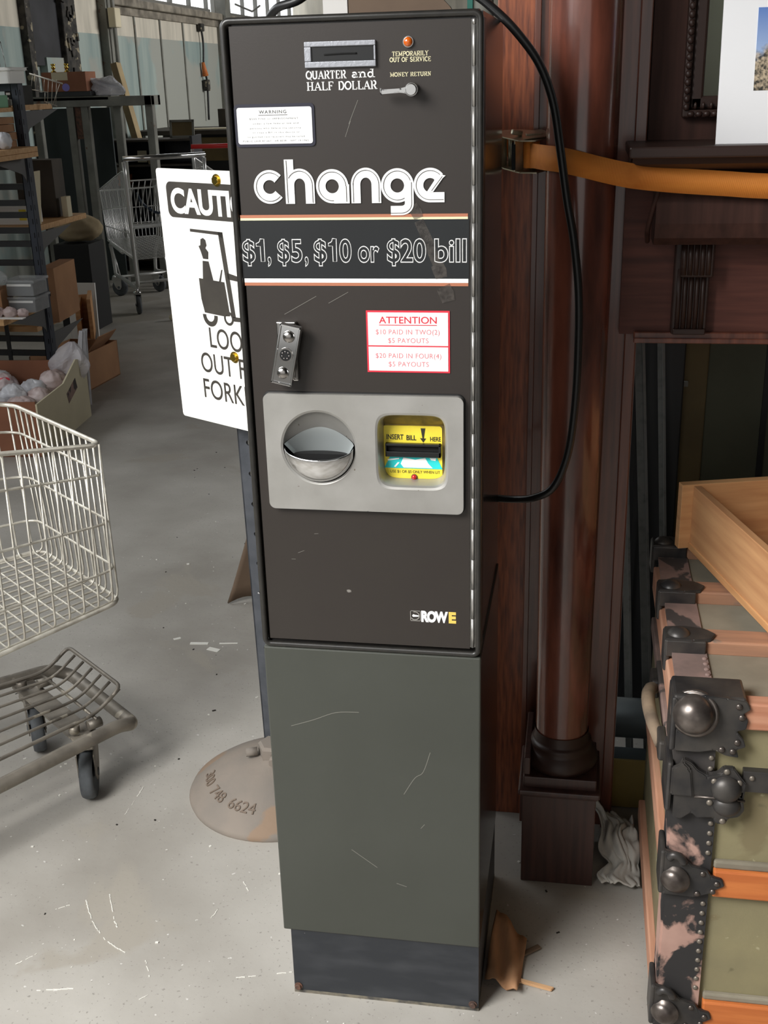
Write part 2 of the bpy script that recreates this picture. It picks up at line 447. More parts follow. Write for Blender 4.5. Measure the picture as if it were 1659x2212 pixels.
        for i in range(n if closed else n - 1):
            j = (i + 1) % n
            t.faces.new((LF[i], LF[j], RF[j], RF[i]))
            t.faces.new((LF[i], LB[i], LB[j], LF[j]))
            t.faces.new((RF[i], RF[j], RB[j], RB[i]))
        if not closed:
            for i in (0, n - 1): t.faces.new((LF[i], RF[i], RB[i], LB[i]))
        s._add(t, m, False)
        return s
    def grid(s, nu, nv, fn, m=None, smooth=True, closed_u=False):
        t = bmesh.new()
        V = [[t.verts.new(fn(i / (nu if closed_u else nu - 1), j / (nv - 1))) for j in range(nv)] for i in range(nu)]
        for i in range(nu if closed_u else nu - 1):
            for j in range(nv - 1):
                k = (i + 1) % nu
                t.faces.new((V[i][j], V[k][j], V[k][j + 1], V[i][j + 1]))
        s._add(t, m, smooth)
        return s
    def mesh(s, me, mw=None, m=None):
        t = bmesh.new()
        t.from_mesh(me)
        if mw is not None: bmesh.ops.transform(t, matrix=mw, verts=t.verts)
        s._add(t, m, False)
        return s
    def build(s, name, m=None, parent=None, loc=None, rot=None):
        me = bpy.data.meshes.new(name)
        s.bm.to_mesh(me)
        s.bm.free()
        ms = s.mats if s.mats else [m]
        for q in ms: me.materials.append(q)
        o = bpy.data.objects.new(name, me)
        COL.objects.link(o)
        if parent is not None: o.parent = parent
        if loc is not None: o.location = loc
        if rot is not None: o.rotation_euler = rot
        return o

def tag(o, label, cat, group=None):
    o['label'] = label
    o['category'] = cat
    if group: o['group'] = group
    return o
def thing(name, label, cat, loc=(0, 0, 0), rz=0.0, group=None, rot=None):
    o = bpy.data.objects.new(name, None)
    o.empty_display_size = .05
    COL.objects.link(o)
    o.location = loc
    o.rotation_euler = rot if rot is not None else (0, 0, rz)
    return tag(o, label, cat, group)
def struct(o, kind='structure'):
    o['kind'] = kind
    return o
def plabel(o, s):
    o['label'] = s
    return o
def solidify(o, th, offset=0.0):
    md = o.modifiers.new('thick', 'SOLIDIFY')
    md.thickness = th
    md.offset = offset
    return o
def arc(cx, cy, rx, ry, a0, a1, n=14):
    return [(cx + rx * cos(R(a0 + (a1 - a0) * i / (n - 1))), cy + ry * sin(R(a0 + (a1 - a0) * i / (n - 1)))) for i in range(n)]
def rrect(x0, z0, x1, z1, r, n=6):
    return (arc(x1 - r, z1 - r, r, r, 0, 90, n) + arc(x0 + r, z1 - r, r, r, 90, 180, n) +
            arc(x0 + r, z0 + r, r, r, 180, 270, n) + arc(x1 - r, z0 + r, r, r, 270, 360, n))
def smooth_path(P, k=6, closed=False):
    P = [Vector(p) for p in P]
    out = []
    n = len(P)
    for i in range(n if closed else n - 1):
        p0 = P[i - 1] if (i > 0 or closed) else P[i]
        p1, p2 = P[i], P[(i + 1) % n]
        p3 = P[(i + 2) % n] if (i + 2 < n or closed) else p2
        for j in range(k):
            t = j / k
            out.append(.5 * ((2 * p1) + (p2 - p0) * t + (2 * p0 - 5 * p1 + 4 * p2 - p3) * t * t + (3 * p1 - p0 - 3 * p2 + p3) * t ** 3))
    if not closed: out.append(P[-1])
    return out
def round_poly(P, r, n=5, closed=False):
    """polyline with rounded corners"""
    P = [Vector(p) for p in P]
    out = []
    N = len(P)
    for i, p in enumerate(P):
        if not closed and i in (0, N - 1):
            out.append(p); continue
        a, b = P[i - 1], P[(i + 1) % N]
        da, db = (a - p), (b - p)
        k = min(r, da.length * .45, db.length * .45)
        s, e = p + da.normalized() * k, p + db.normalized() * k
        for j in range(n + 1):
            t = j / n
            out.append(s * (1 - t) ** 2 + p * 2 * t * (1 - t) + e * t * t)
    return out

_TXT = {}
def text_mesh(body, size=1.0, offset=0.0, spacing=1.0, outline=0.0):
    """built-in font text as a flat mesh (x right, y up), centred at the origin"""
    cu = bpy.data.curves.new('t', 'FONT')
    cu.body = body
    cu.size = size
    cu.align_x = 'LEFT'
    cu.offset = offset
    cu.space_character = spacing
    cu.resolution_u = 6
    if outline:
        cu.fill_mode = 'NONE'
        cu.bevel_depth = outline
        cu.bevel_resolution = 0
    o = bpy.data.objects.new('t', cu)
    COL.objects.link(o)
    bpy.context.view_layer.update()
    me = bpy.data.meshes.new_from_object(o.evaluated_get(bpy.context.evaluated_depsgraph_get()))
    bpy.data.objects.remove(o)
    bpy.data.curves.remove(cu)
    return me
def put_text(mb, body, x0, x1, z0, h=None, y=0.0, offset=0.0, spacing=1.0, m=None, outline=0.0, caph=None, shear=0.0, drop=0.0):
    """fit text between x0..x1 with baseline z0 and cap height caph; stands on the XZ plane at depth y facing -y"""
    me = text_mesh(body, 1.0, offset, spacing, outline)
    xs = [v.co.x for v in me.vertices]
    a, b = min(xs), max(xs)
    sx = (x1 - x0) / (b - a)
    sz = caph / .72
    for v in me.vertices:
        X, Z, Y = v.co.x, v.co.y, v.co.z
        v.co = Vector((x0 + (X - a) * sx + shear * Z * sz, y - Y * min(sx, sz), z0 + Z * sz))
    mb.mesh(me, None, m)
    bpy.data.meshes.remove(me)

def slab_glyph(ch):
    """(width, thick strokes, thin strokes, serif centres) on a unit cap height"""
    a = arc
    G = {
     'Q': (.84, [a(.42, .5, .36, .46, 60, 300, 16)[1:] , a(.42, .5, .36, .46, -60, 60, 10)], [[(.40, .22), (.62, -.02), (.80, -.12)]], []),
     'O': (.84, [a(.42, .5, .35, .44, 0, 360, 26)], [], []),
     'U': (.84, [[(.17, .97), (.17, .3)] + a(.42, .32, .25, .28, 180, 360, 10) + [(.67, .97)]], [], [(.17, .97), (.67, .97)]),
     'A': (.86, [[(.43, .98), (.74, .03)]], [[(.43, .98), (.12, .03)], [(.24, .34), (.62, .34)]], [(.12, .03), (.74, .03)]),
     'R': (.82, [[(.2, .03), (.2, .97)], a(.46, .73, .2, .24, 90, -90, 9), [(.44, .48), (.68, .03)]], [[(.2, .97), (.46, .97)], [(.2, .49), (.46, .49)]], [(.2, .03), (.2, .97), (.7, .03)]),
     'T': (.76, [[(.38, .03), (.38, .97)]], [[(.08, .97), (.68, .97)], [(.08, .97), (.08, .76)], [(.68, .97), (.68, .76)]], [(.38, .03)]),
     'E': (.74, [[(.2, .03), (.2, .97)]], [[(.1, .97), (.64, .97)], [(.2, .52), (.48, .52)], [(.1, .03), (.66, .03)], [(.64, .97), (.64, .78)], [(.66, .03), (.66, .24)], [(.48, .42), (.48, .62)]], []),
     'F': (.70, [[(.2, .03), (.2, .97)]], [[(.1, .97), (.64, .97)], [(.2, .52), (.48, .52)], [(.64, .97), (.64, .78)], [(.48, .42), (.48, .62)]], [(.2, .03)]),
     'H': (.88, [[(.2, .03), (.2, .97)], [(.68, .03), (.68, .97)]], [[(.2, .5), (.68, .5)]], [(.2, .03), (.2, .97), (.68, .03), (.68, .97)]),
     'L': (.72, [[(.2, .03), (.2, .97)]], [[(.1, .03), (.66, .03)], [(.66, .03), (.66, .26)]], [(.2, .97)]),
     'D': (.84, [[(.2, .03), (.2, .97)], a(.42, .5, .3, .47, 90, -90, 14)], [[(.1, .97), (.44, .97)], [(.1, .03), (.44, .03)]], []),
     'M': (1.0, [[(.18, .97), (.5, .1)], [(.82, .03), (.82, .97)]], [[(.18, .03), (.18, .97)], [(.5, .1), (.82, .97)]], [(.18, .03), (.82, .03), (.14, .97), (.86, .97)]),
     'N': (.88, [[(.2, .97), (.68, .05)]], [[(.2, .03), (.2, .97)], [(.68, .03), (.68, .97)]], [(.2, .03), (.18, .97), (.68, .97)]),
     'P': (.78, [[(.2, .03), (.2, .97)], a(.46, .71, .22, .26, 90, -90, 10)], [[(.1, .97), (.46, .97)], [(.2, .45), (.46, .45)]], [(.2, .03)]),
     'I': (.42, [[(.21, .03), (.21, .97)]], [], [(.21, .03), (.21, .97)]),
     'Y': (.82, [[(.14, .97), (.41, .48)], [(.41, .48), (.41, .03)]], [[(.68, .97), (.41, .48)]], [(.14, .97), (.68, .97), (.41, .03)]),
     'S': (.70, [a(.35, .74, .22, .22, 30, 270, 12) + a(.35, .27, .24, .24, 90, -150, 12)], [[(.55, .97), (.55, .74)], [(.12, .05), (.12, .28)]], []),
     'V': (.82, [[(.14, .97), (.42, .03)]], [[(.68, .97), (.42, .03)]], [(.14, .97), (.68, .97)]),
     'C': (.78, [a(.43, .5, .34, .45, 50, 310, 18)], [[(.66, .97), (.66, .72)]], []),
     'a': (.62, [[(.44, .46), (.44, .1), (.54, .04)], a(.28, .44, .17, .2, 150, 0, 8), a(.27, .19, .16, .16, 60, 400, 14)], [[(.44, .36), (.3, .35)]], []),
     'n': (.72, [[(.18, .03), (.18, .64)], a(.38, .42, .18, .22, 170, 0, 9) + [(.56, .03)]], [], [(.18, .03), (.56, .03), (.13, .64)]),
     'd': (.70, [[(.52, .03), (.52, .97)], a(.32, .33, .2, .3, 30, 330, 14)], [], [(.46, .97), (.57, .03)]),
    }
    return G.get(ch)
def put_slab(mb, body, x0, x1, z0, h, y, thick=.15, thin=.07, m=None):
    tot = 0
    for c in body: tot += .42 if c == ' ' else slab_glyph(c)[0]
    sx = (x1 - x0) / tot
    x = x0
    for c in body:
        if c == ' ':
            x += .42 * sx; continue
        w, A, B, S = slab_glyph(c)
        f = lambda p: (x + p[0] * sx, z0 + p[1] * h)
        for st in A: mb.ribbon([f(p) for p in st], thick * h, y, m=m)
        for st in B: mb.ribbon([f(p) for p in st], thin * h, y, m=m)
        for q in S: mb.ribbon([f((q[0] - .15, q[1])), f((q[0] + .15, q[1]))], thin * h, y, m=m)
        x += w * sx

# ================================================================== the hall
o = struct(MB().span((-4.05, -6.5, -.1), (6.0, 17.0, 0)).build('floor', MT['concrete']))
WX = -3.85
m = MB()
m.span((WX - .2, -6.5, 0), (WX, 17, 1.87), m=MT['wall_teal'])
m.span((WX - .2, -6.5, 1.87), (WX, 17, 2.12), m=MT['wall_cream'])
m.span((WX - .2, 3.5, 2.12), (WX, 9.1, 5.0), m=MT['wall_cream'])
m.span((WX - .2, -6.5, 3.9), (WX, 3.5, 5.0), m=MT['wall_cream'])
m.span((WX - .2, 9.1, 3.9), (WX, 17, 5.0), m=MT['wall_cream'])
for y in (9.75, 10.45, 11.15, 12.9, 13.7):                                # panel joints in the concrete wall
    m.span((WX, y, 0), (WX + .012, y + .03, 2.12), m=MT['steel_gray'])
struct(m.build('wall_left'))
struct(MB().span((-4.05, 17, 0), (6, 17.2, 5), m=MT['wall_cream']).build('wall_back'))
struct(MB().span((5.8, -6.5, 0), (6.0, 17, 5), m=MT['wall_dark']).build('wall_right'))
m = MB()
m.span((-4.05, -5.0, 0), (6, -4.8, 5))
struct(m.build('wall_front', MT['wall_dark']))
struct(MB().span((-4.05, -6.7, 5), (6, 17.2, 5.1)).build('ceiling', MT['plaster']))
# sill, pilasters and the window band of the left wall
m = MB()
m.span((WX - .02, 9.0, 2.12), (WX + .08, 17, 2.19), bev=.01)
m.span((WX - .02, 9.0, 2.05), (WX + .025, 17, 2.12))
struct(m.build('trim_1', MT['sill']))
def window(n, y0, y1):
    m = MB()
    m.span((WX - .12, y0, 2.19), (WX - .06, y1, 2.24)); m.span((WX - .12, y0, 3.84), (WX - .06, y1, 3.9))
    k = 0
    y = y0
    while y < y1 + .01:
        w = .03 if k % 3 == 0 else .012
        m.span((WX - .12, y - w / 2, 2.19), (WX - .07, y + w / 2, 3.9)); y += .62; k += 1
    for z in (2.75, 3.3): m.span((WX - .11, y0, z - .012), (WX - .08, y1, z + .012))
    # the prop of a tilted sash
    m.tube([(WX - .06, y0 + .8, 2.35), (WX + .1, y0 + 1.0, 2.27), (WX + .12, y0 + 1.3, 2.35)], .012)
    o = struct(m.build('window_%d' % n, MT['window_steel']))
    g = MB().span((WX - .097, y0, 2.2), (WX - .093, y1, 3.88)).build('pane', GLASS, o)
GLASS = bpy.data.materials.new('window_glass')
GLASS.use_nodes = True
nt = GLASS.node_tree
for nd in list(nt.nodes): nt.nodes.remove(nd)
out = nt.nodes.new('ShaderNodeOutputMaterial')
mx = nt.nodes.new('ShaderNodeMixShader'); mx.inputs[0].default_value = .08
tr = nt.nodes.new('ShaderNodeBsdfTransparent'); gl = nt.nodes.new('ShaderNodeBsdfGlossy'); gl.inputs['Roughness'].default_value = .05
nt.links.new(tr.outputs[0], mx.inputs[1]); nt.links.new(gl.outputs[0], mx.inputs[2]); nt.links.new(mx.outputs[0], out.inputs[0])
window(1, 9.25, 12.4)
window(2, 12.62, 16.9)
# steel stanchion between the bays, with the conduit and its box
m = MB()
m.span((WX, 8.92, 0), (WX + .07, 9.10, 5)); m.span((WX + .07, 8.90, 0), (WX + .085, 9.12, 5))
struct(m.build('column_steel', MT['steel_gray']))
t = thing('electrical_conduit', 'gray electrical conduit with a small box running up the steel wall stanchion', 'conduit', (WX + .13, 8.95, 0))
MB().cyl((0, 0, .3), (0, 0, 4.9), .016).build('pipe', MT['steel_gray'], t)
MB().box((.01, 0, 2.0), (.07, .13, .16), bev=.008).build('junction_box', MT['cream_card'], t)
# flat dark doorway panel and the blistered timber jamb in the nearer bay
m = MB()
m.span((WX, 7.46, 1.6), (WX + .05, 7.96, 5), m=MT['dark_panel']); m.span((WX, 7.38, 0), (WX + .06, 7.47, 5), m=MT['old_frame'])
struct(m.build('door_1'))
m = MB()
m.span((WX, 7.96, 0), (WX + .1, 8.22, 5), bev=.01)
rr = random.Random(3)
for i in range(60):
    z = rr.uniform(.9, 3)
    m.box((WX + .1, rr.uniform(7.97, 8.22), z), (.03, rr.uniform(.02, .07), rr.uniform(.03, .12)), rot=(rr.uniform(-.3, .3), 0, 0), bev=.004)
struct(m.build('trim_2', MT['old_frame']))
struct(MB().span((WX, 7.64, .4), (WX + .065, 8.10, 1.66), m=MT['wall_teal']).build('trim_3'))
# beam and post further down the hall, seen over the machine
struct(MB().span((WX, 12.4, 0), (WX + .12, 12.58, 5)).build('column_concrete', MT['steel_gray']))

# ================================================================== the change machine
mc = thing('change_machine', 'tall narrow brown coin change machine on a gray pedestal in the centre', 'change machine')
D = .35
# upper cabinet: shell and rounded frame lip
m = MB()
OX0, OX1, OZ0, OZ1 = .042, .282, .889, 1.020                              # opening behind the payout panel
m.span((.002, .06, .653), (.3185, D, 1.4975), m=MT['cabinet_black'])
m.span((.006, .012, .655), (.012, .06, 1.493), m=MT['cabinet_black']); m.span((.308, .012, .653), (.3185, .06, 1.4975), m=MT['cabinet_black'])
m.span((.012, .012, 1.487), (.308, .06, 1.493), m=MT['cabinet_black']); m.span((.012, .012, .655), (.308, .06, .661), m=MT['cabinet_black'])
cab = m.build('cabinet', None, mc)
m = MB()
P = rrect(.0035, .6535, .3165, 1.4955, .008, 5)
m.tube([(a, .004, b) for a, b in P], .0042, seg=10, closed=True)
m.span((-.001, .004, .66), (.0035, .03, 1.49)); m.span((.3165, .004, .66), (.3205, .03, 1.49))
m.span((.006, .004, 1.4955), (.314, .03, 1.4995)); m.span((.006, .004, .6515), (.314, .03, .655))
plabel(m.build('frame', MT['frame_black'], cab), 'rounded black frame lip')
MB().span((.02, D, .68), (.30, D + .003, 1.475)).build('back_cover', MT['frame_black'], cab)
# the door
m = MB()
for a, b in (((.0105, OZ1), (.3045, 1.4895)), ((.0105, .662), (.3045, OZ0)), ((.0105, OZ0), (OX0, OZ1)), ((OX1, OZ0), (.3045, OZ1))):
    m.span((a[0], .0045, a[1]), (b[0], .016, b[1]))
door = m.build('door', MT['door_brown'], mc)
m = MB()
for a, b in (((.004, OZ1), (.316, 1.494)), ((.004, .656), (.316, OZ0)), ((.004, OZ0), (OX0, OZ1)), ((OX1, OZ0), (.316, OZ1))):
    m.span((a[0], .0165, a[1]), (b[0], .0175, b[1]))
m.build('recess', MT['gap_black'], mc)
# piano hinge with knuckles
m = MB()
z = .664
while z < 1.488:
    m.cyl((.3085, .006, z), (.3085, .006, min(z + .0451, 1.489)), .0024, seg=16)
    z += .0455
m.span((.3045, .0095, .662), (.313, .011, 1.489))
plabel(m.build('hinge', MT['hinge'], mc), 'long piano hinge on the right edge')
YF = .0045                                                              # door front plane
# coin slot bezel
m = MB()
for a, b in (((.104, .0, 1.4635), (.1915, YF, 1.4695)), ((.104, .0, 1.440), (.1915, YF, 1.447)), ((.104, .0, 1.447), (.1125, YF, 1.4635)), ((.189, .0, 1.447), (.1915, YF, 1.4635))):
    m.span(a, b, bev=.001)
bz = m.build('coin_slot', MT['cast_alu'], door)
m = MB()
m.span((.1125, .0022, 1.447), (.189, .0042, 1.4635), m=MT['blk_plastic'])
m.tube(smooth_path([(.128, .0018, 1.4545), (.15, .0016, 1.4553), (.168, .0018, 1.4552)]), .0011, seg=6, m=MT['hole'])
m.build('slot', None, bz)
# amber lamp
m = MB()
m.ball((.2305, .002, 1.466), .0056, (1, .8, 1), m=MT['amber'])
m.cyl((.2305, .0046, 1.466), (.2305, .0015, 1.466), .0064, seg=20, m=MT['chrome_worn'])
plabel(m.build('indicator_lamp', None, door), 'domed amber lamp')
# money return lever
m = MB()
m.cyl((.2355, YF, 1.413), (.2355, -.014, 1.413), .0075, seg=24)
m.cyl((.2355, -.014, 1.413), (.2355, -.0165, 1.413), .0072, .006, seg=24)
pr = [(.231, 1.4165), (.222, 1.4145), (.1995, 1.4137), (.1985, 1.4125), (.1985, 1.4095), (.1995, 1.4085), (.222, 1.4098), (.231, 1.4085)]
m.prism(pr, -.0145, -.0095, bev=.0008)
plabel(m.build('money_return_lever', MT['chrome'], door), 'small chrome return lever')
# slab serif captions
m = MB()
put_slab(m, 'QUARTER', .104, .154, 1.4275, .0092, YF, .17, .08); put_slab(m, 'and', .160, .189, 1.428, .0092, YF, .17, .08)
put_slab(m, 'HALF', .104, .138, 1.4145, .0096, YF, .17, .08); put_slab(m, 'DOLLAR', .143, .1915, 1.4145, .0096, YF, .17, .08)
m.build('coin_caption', MT['print_white'], door)
m = MB()
put_slab(m, 'TEMPORARILY', .2105, .2545, 1.4505, .0052, YF, .17, .09); put_slab(m, 'OUT OF SERVICE', .2075, .2575, 1.4440, .0052, YF, .17, .09)
m.build('out_of_service_caption', MT['print_offwhite'], door)
m = MB()
put_slab(m, 'MONEY RETURN', .2075, .2575, 1.4278, .0046, YF, .18, .1)
m.build('money_return_caption', MT['print_offwhite'], door)
# warning plate
m = MB()
m.prism(rrect(.0105, 1.350, .1125, 1.4005, .005), .0030, YF, m=MT['plate_navy'])
wp = m.build('warning_plate', None, door)
MB().prism(rrect(.0140, 1.3535, .1093, 1.3965, .003), .0024, .0031).build('white_field', MT['sticker'], wp)
m = MB()
put_text(m, 'WARNING', .0425, .0775, 1.3893, caph=.0040, y=.0022, spacing=1.25, offset=.012)
m.span((.0415, .0019, 1.3873), (.0785, .0023, 1.3878))
put_text(m, '$500 FINE or IMPRISONMENT', .030, .092, 1.3823, caph=.0020, y=.0022, spacing=1.3)
put_text(m, 'under a law federal law and', .034, .092, 1.3768, caph=.0019, y=.0022, spacing=1.3)
put_text(m, 'persons who deface the security', .030, .095, 1.3713, caph=.0019, y=.0022, spacing=1.3)
put_text(m, 'or copy a Bill in this device or', .033, .093, 1.3663, caph=.0019, y=.0022, spacing=1.3)
put_text(m, 'its guarded coin receivers may be called', .026, .099, 1.3612, caph=.0019, y=.0022, spacing=1.3)
put_text(m, 'PUBLIC LAW 87 667   HR 8038   SEPT 19 1962', .020, .104, 1.3562, caph=.0020, y=.0022, spacing=1.3)
m.build('warning_lettering', MT['print_gray'], wp)

# the fat lettering: change
def letter_poly(mb, outer, inner=None, y0=.0030, y1=YF):
    """outer and inner are closed outlines with the same number of points"""
    t = bmesh.new()
    n = len(outer)
    if inner is None:
        mb.prism(outer, y0, y1); t.free(); return
    A = [t.verts.new((a, y0, b)) for a, b in outer]; B = [t.verts.new((a, y0, b)) for a, b in inner]
    A2 = [t.verts.new((a, y1, b)) for a, b in outer]
    for i in range(n):
        j = (i + 1) % n
        t.faces.new((A[i], A[j], B[j], B[i])); t.faces.new((A[i], A2[i], A2[j], A[j]))
    bmesh.ops.recalc_face_normals(t, faces=t.faces)
    mb._add(t)
wl, inl = MB(), MB()
Yw, Yi = .0032, .00305
_k = [0]
def fat(pts, w):
    _k[0] += 1
    wl.ribbon(pts, w, YF - .0004 - .00003 * _k[0], th=.0008)
def thin(pts): inl.ribbon(pts, .0006, YF - .0017, th=.0002)
BL, XH = 1.2808, 1.3225
cz = (BL + XH) / 2; Rm = .01455; Wd = .0121; Ro = Rm + Wd / 2
inn = Ro - .0032
def ringc(cx, a0, a1, n=40): fat(arc(cx, cz, Rm, Rm, a0, a1, n), Wd); thin(arc(cx, cz, inn, inn, a0 + 2, a1 - 2, n))
# c
ringc(.0505, 42, 322)
# h
fat([(.0765, BL), (.0765, 1.3345)], .0118); fat(arc(.0895, BL + .0225, .0130, .0142, 180, 0, 22) + [(.1025, BL)], .0118)
thin([(.0735, BL + .001), (.0735, 1.3335)]); thin(arc(.0895, BL + .0225, .0163, .0172, 150, 0, 22) + [(.1058, BL + .001)])
# a
fat(arc(.1312, cz, Rm, Rm, 0, 360, 48), Wd); fat([(.1467, BL), (.1467, cz + .002)], .0124); fat([(.133, BL + .003), (.1525, BL + .003)], .006)
thin(arc(.1312, cz, inn, inn, 0, 275, 36)); thin([(.1492, BL + .002), (.1492, cz)])
# n
fat([(.1612, BL), (.1612, BL + .0225)] + arc(.1742, BL + .0225, .0130, .0142, 180, 0, 22) + [(.1872, BL)], .0118)
thin([(.1580, BL + .001), (.1580, BL + .0225)] + arc(.1742, BL + .0225, .0163, .0172, 180, 0, 22) + [(.1905, BL + .001)])
# g
fat(arc(.2138, cz, Rm, Rm, 0, 360, 48), Wd)
fat([(.2285, cz + .002), (.2285, 1.2805)] + arc(.2185, 1.2800, .0100, .0085, 0, -90, 12) + [(.2050, 1.2715)], .0112)
thin(arc(.2138, cz, inn, inn, 20, 300, 36)); thin([(.2315, cz + .004), (.2315, 1.2805)] + arc(.2185, 1.2800, .0130, .0115, 0, -90, 12) + [(.2050, 1.2685)])
# e
fat(arc(.2548, cz, Rm, Rm, 38, 270, 36) + [(.2725, cz - Rm)], Wd)
wl.prism([(.2600, 1.3160), (.2740, 1.3128), (.2705, 1.3098), (.2585, 1.2935), (.2505, 1.2935), (.2600, 1.3070)], YF - .0016, YF - .0004)
thin(arc(.2548, cz, inn, inn, 45, 270, 34) + [(.2715, cz - inn)]); thin([(.2700, 1.3120), (.2565, 1.2950)])
chg = wl.build('change_lettering', MT['print_white'], door)
plabel(inl.build('inline_stripe', MT['door_brown'], chg), 'thin dark line inside the letters')
# stripes and the price band
MB().span((.009, .0038, 1.2635), (.3015, YF, 1.2672)).build('upper_stripe', MT['print_brown'], door)
MB().span((.009, .0038, 1.2605), (.3015, YF, 1.2634)).build('upper_white_stripe', MT['print_offwhite'], door)
MB().span((.0055, .0036, 1.187), (.3030, YF, 1.2603)).build('price_band', MT['band_black'], door)
MB().span((.009, .0038, 1.1816), (.3020, YF, 1.1868)).build('lower_white_stripe', MT['print_white'], door)
MB().span((.009, .0038, 1.1775), (.3020, YF, 1.1815)).build('lower_stripe', MT['print_brown'], door)
m = MB()
for s_, a, b in (('$', .0088, .0264), (',', .0420, .0470), ('$', .0557, .0722), ('5', .0737, .0888), (',', .0913, .0963), ('$', .1036, .1209), ('0', .1371, .1532), ('or', .1610, .1892), ('$20', .1987, .2490), ('bill', .2592, .3005)):
    put_text(m, s_, a, b, 1.2085, caph=.0285, y=.0035, outline=.016, offset=.022)
for a, b in ((.0279, .0386), (.1233, .1336)):
    w_, h_ = b - a, .0288
    one = [(.52, 1.0), (1.0, 1.0), (1.0, 0), (.50, 0), (.50, .68), (0, .68), (0, .80), (.30, .84), (.46, .90)]
    m.tube([(a + u * w_, .0035, 1.2085 + v * h_) for u, v in one], .00062, seg=4, closed=True)
plabel(m.build('price_lettering', MT['print_white'], door), 'white outlined price lettering')
# tape residue running over the band
m = MB()
for (x0, z0, x1, z1, w) in ((.232, 1.277, .240, 1.262, .013), (.240, 1.259, .262, 1.205, .012), (.262, 1.205, .268, 1.188, .016), (.270, 1.177, .277, 1.158, .018)):
    m.ribbon([(x0, z0), ((x0 + x1) / 2 + .001, (z0 + z1) / 2), (x1, z1)], [w, w * 1.1, w * .9], .0036, th=.0002)
m.build('tape_residue', MT['tape'], door)
# lock: housing, T-handle with two domed rivets and a barrel
m = MB()
m.span((.0500, -.004, 1.0525), (.0765, YF, 1.1315), bev=.0015)
m.span((.0675, -.0055, 1.0560), (.0735, -.003, 1.0760), bev=.001)
lk = m.build('lock', MT['chrome_worn'], door)
hd = bpy.data.objects.new('handle', None)
ang = R(-12.5)
m = MB()
m.box((0, 0, 0), (.0285, .010, .0805), bev=.0016)
for a, b in (((-.01425, -.0075, -.04025), (.01425, -.005, -.0375)), ((-.01425, -.0075, .0375), (.01425, -.005, .04025)), ((-.01425, -.0075, -.04025), (-.0118, -.005, .04025)), ((.0118, -.0075, -.04025), (.01425, -.005, .04025))):
    m.span(a, b, bev=.0006)
hb = m.build('handle', MT['chrome'], lk, loc=(.0645, -.012, 1.0905), rot=(0, -ang, 0))
m = MB().lathe([(.0082, 0), (.0078, .0016), (.006, .0034), (.003, .0045), (0, .0048)], seg=24, ax='Y')
rv = m.build('rivet', MT['chrome_worn'], hb, loc=(0, -.005, .025))
rv2 = rv.copy(); COL.objects.link(rv2); rv2.parent = hb; rv2.location = (0, -.005, -.0245)
m = MB()
m.cyl((0, -.0048, 0), (0, -.0075, 0), .0095, seg=24, m=MT['chrome_worn']); m.cyl((0, -.0074, 0), (0, -.0079, 0), .0078, seg=24, m=MT['blk_plastic'])
for k in range(7): m.ball((.0048 * cos(k * .9), -.0079, .0048 * sin(k * .9)), .0012, seg=8, m=MT['chrome_worn'])
m.build('lock_barrel', None, hb, loc=(0, 0, .0005))
# attention sticker
m = MB()
m.span((.169, .0034, 1.0645), (.2783, YF, 1.1460), m=MT['print_red'])
st = m.build('attention_sticker', None, door)
m = MB(); m.span((.1713, .0030, 1.1005), (.2760, .0036, 1.1436)); m.span((.1713, .0030, 1.0668), (.2760, .0036, 1.0986))
m.build('white_field', MT['sticker'], st)
m = MB()
put_text(m, 'ATTENTION', .186, .2615, 1.1296, caph=.0090, y=.0028, offset=.012)
m.span((.186, .0026, 1.1268), (.2615, .0030, 1.1277))
m.build('attention_lettering', MT['print_red'], st)
m = MB()
put_text(m, '$10 PAID IN TWO(2)', .1815, .2650, 1.1152, caph=.0066, y=.0028, spacing=1.1)
put_text(m, '$5 PAYOUTS', .1975, .2505, 1.1040, caph=.0066, y=.0028, spacing=1.1)
put_text(m, '$20 PAID IN FOUR(4)', .1805, .2670, 1.0838, caph=.0066, y=.0028, spacing=1.1)
put_text(m, '$5 PAYOUTS', .1975, .2505, 1.0727, caph=.0066, y=.0028, spacing=1.1)
m.build('payout_lettering', mat('faded_red_print', srgb(216, 120, 128), .5), st)
# payout panel: cast plate with the coin cup hollow and the bill recess
PX0, PX1, PZ0, PZ1, PY = .0255, .2965, .870, 1.0345, -.0045
CX, CZ, CR = .0995, .9600, .0500
RX0, RX1, RZ0, RZ1 = .1805, .2735, .9065, 1.0085
t = bmesh.new()
def hole_loop(kind, k, n=64):
    L = []
    for i in range(n):
        a = 2 * pi * i / n
        if kind == 'c':
            L.append((CX + CR * k * cos(a), CZ + CR * k * sin(a)))
        else:
            ca, sa = cos(a), sin(a)
            p = 6.0
            q = (abs(ca) ** p + abs(sa) ** p) ** (-1 / p)
            L.append(((RX0 + RX1) / 2 + (RX1 - RX0) / 2 * k * q * ca, (RZ0 + RZ1) / 2 + (RZ1 - RZ0) / 2 * k * q * sa))
    return L
m = MB()
def ringmesh(A, B, ya, yb, mm):
    tt = bmesh.new()
    va = [tt.verts.new((x, ya, z)) for x, z in A]; vb = [tt.verts.new((x, yb, z)) for x, z in B]
    n = len(A)
    for i in range(n): tt.faces.new((va[i], va[(i + 1) % n], vb[(i + 1) % n], vb[i]))
    m._add(tt, mm, True)
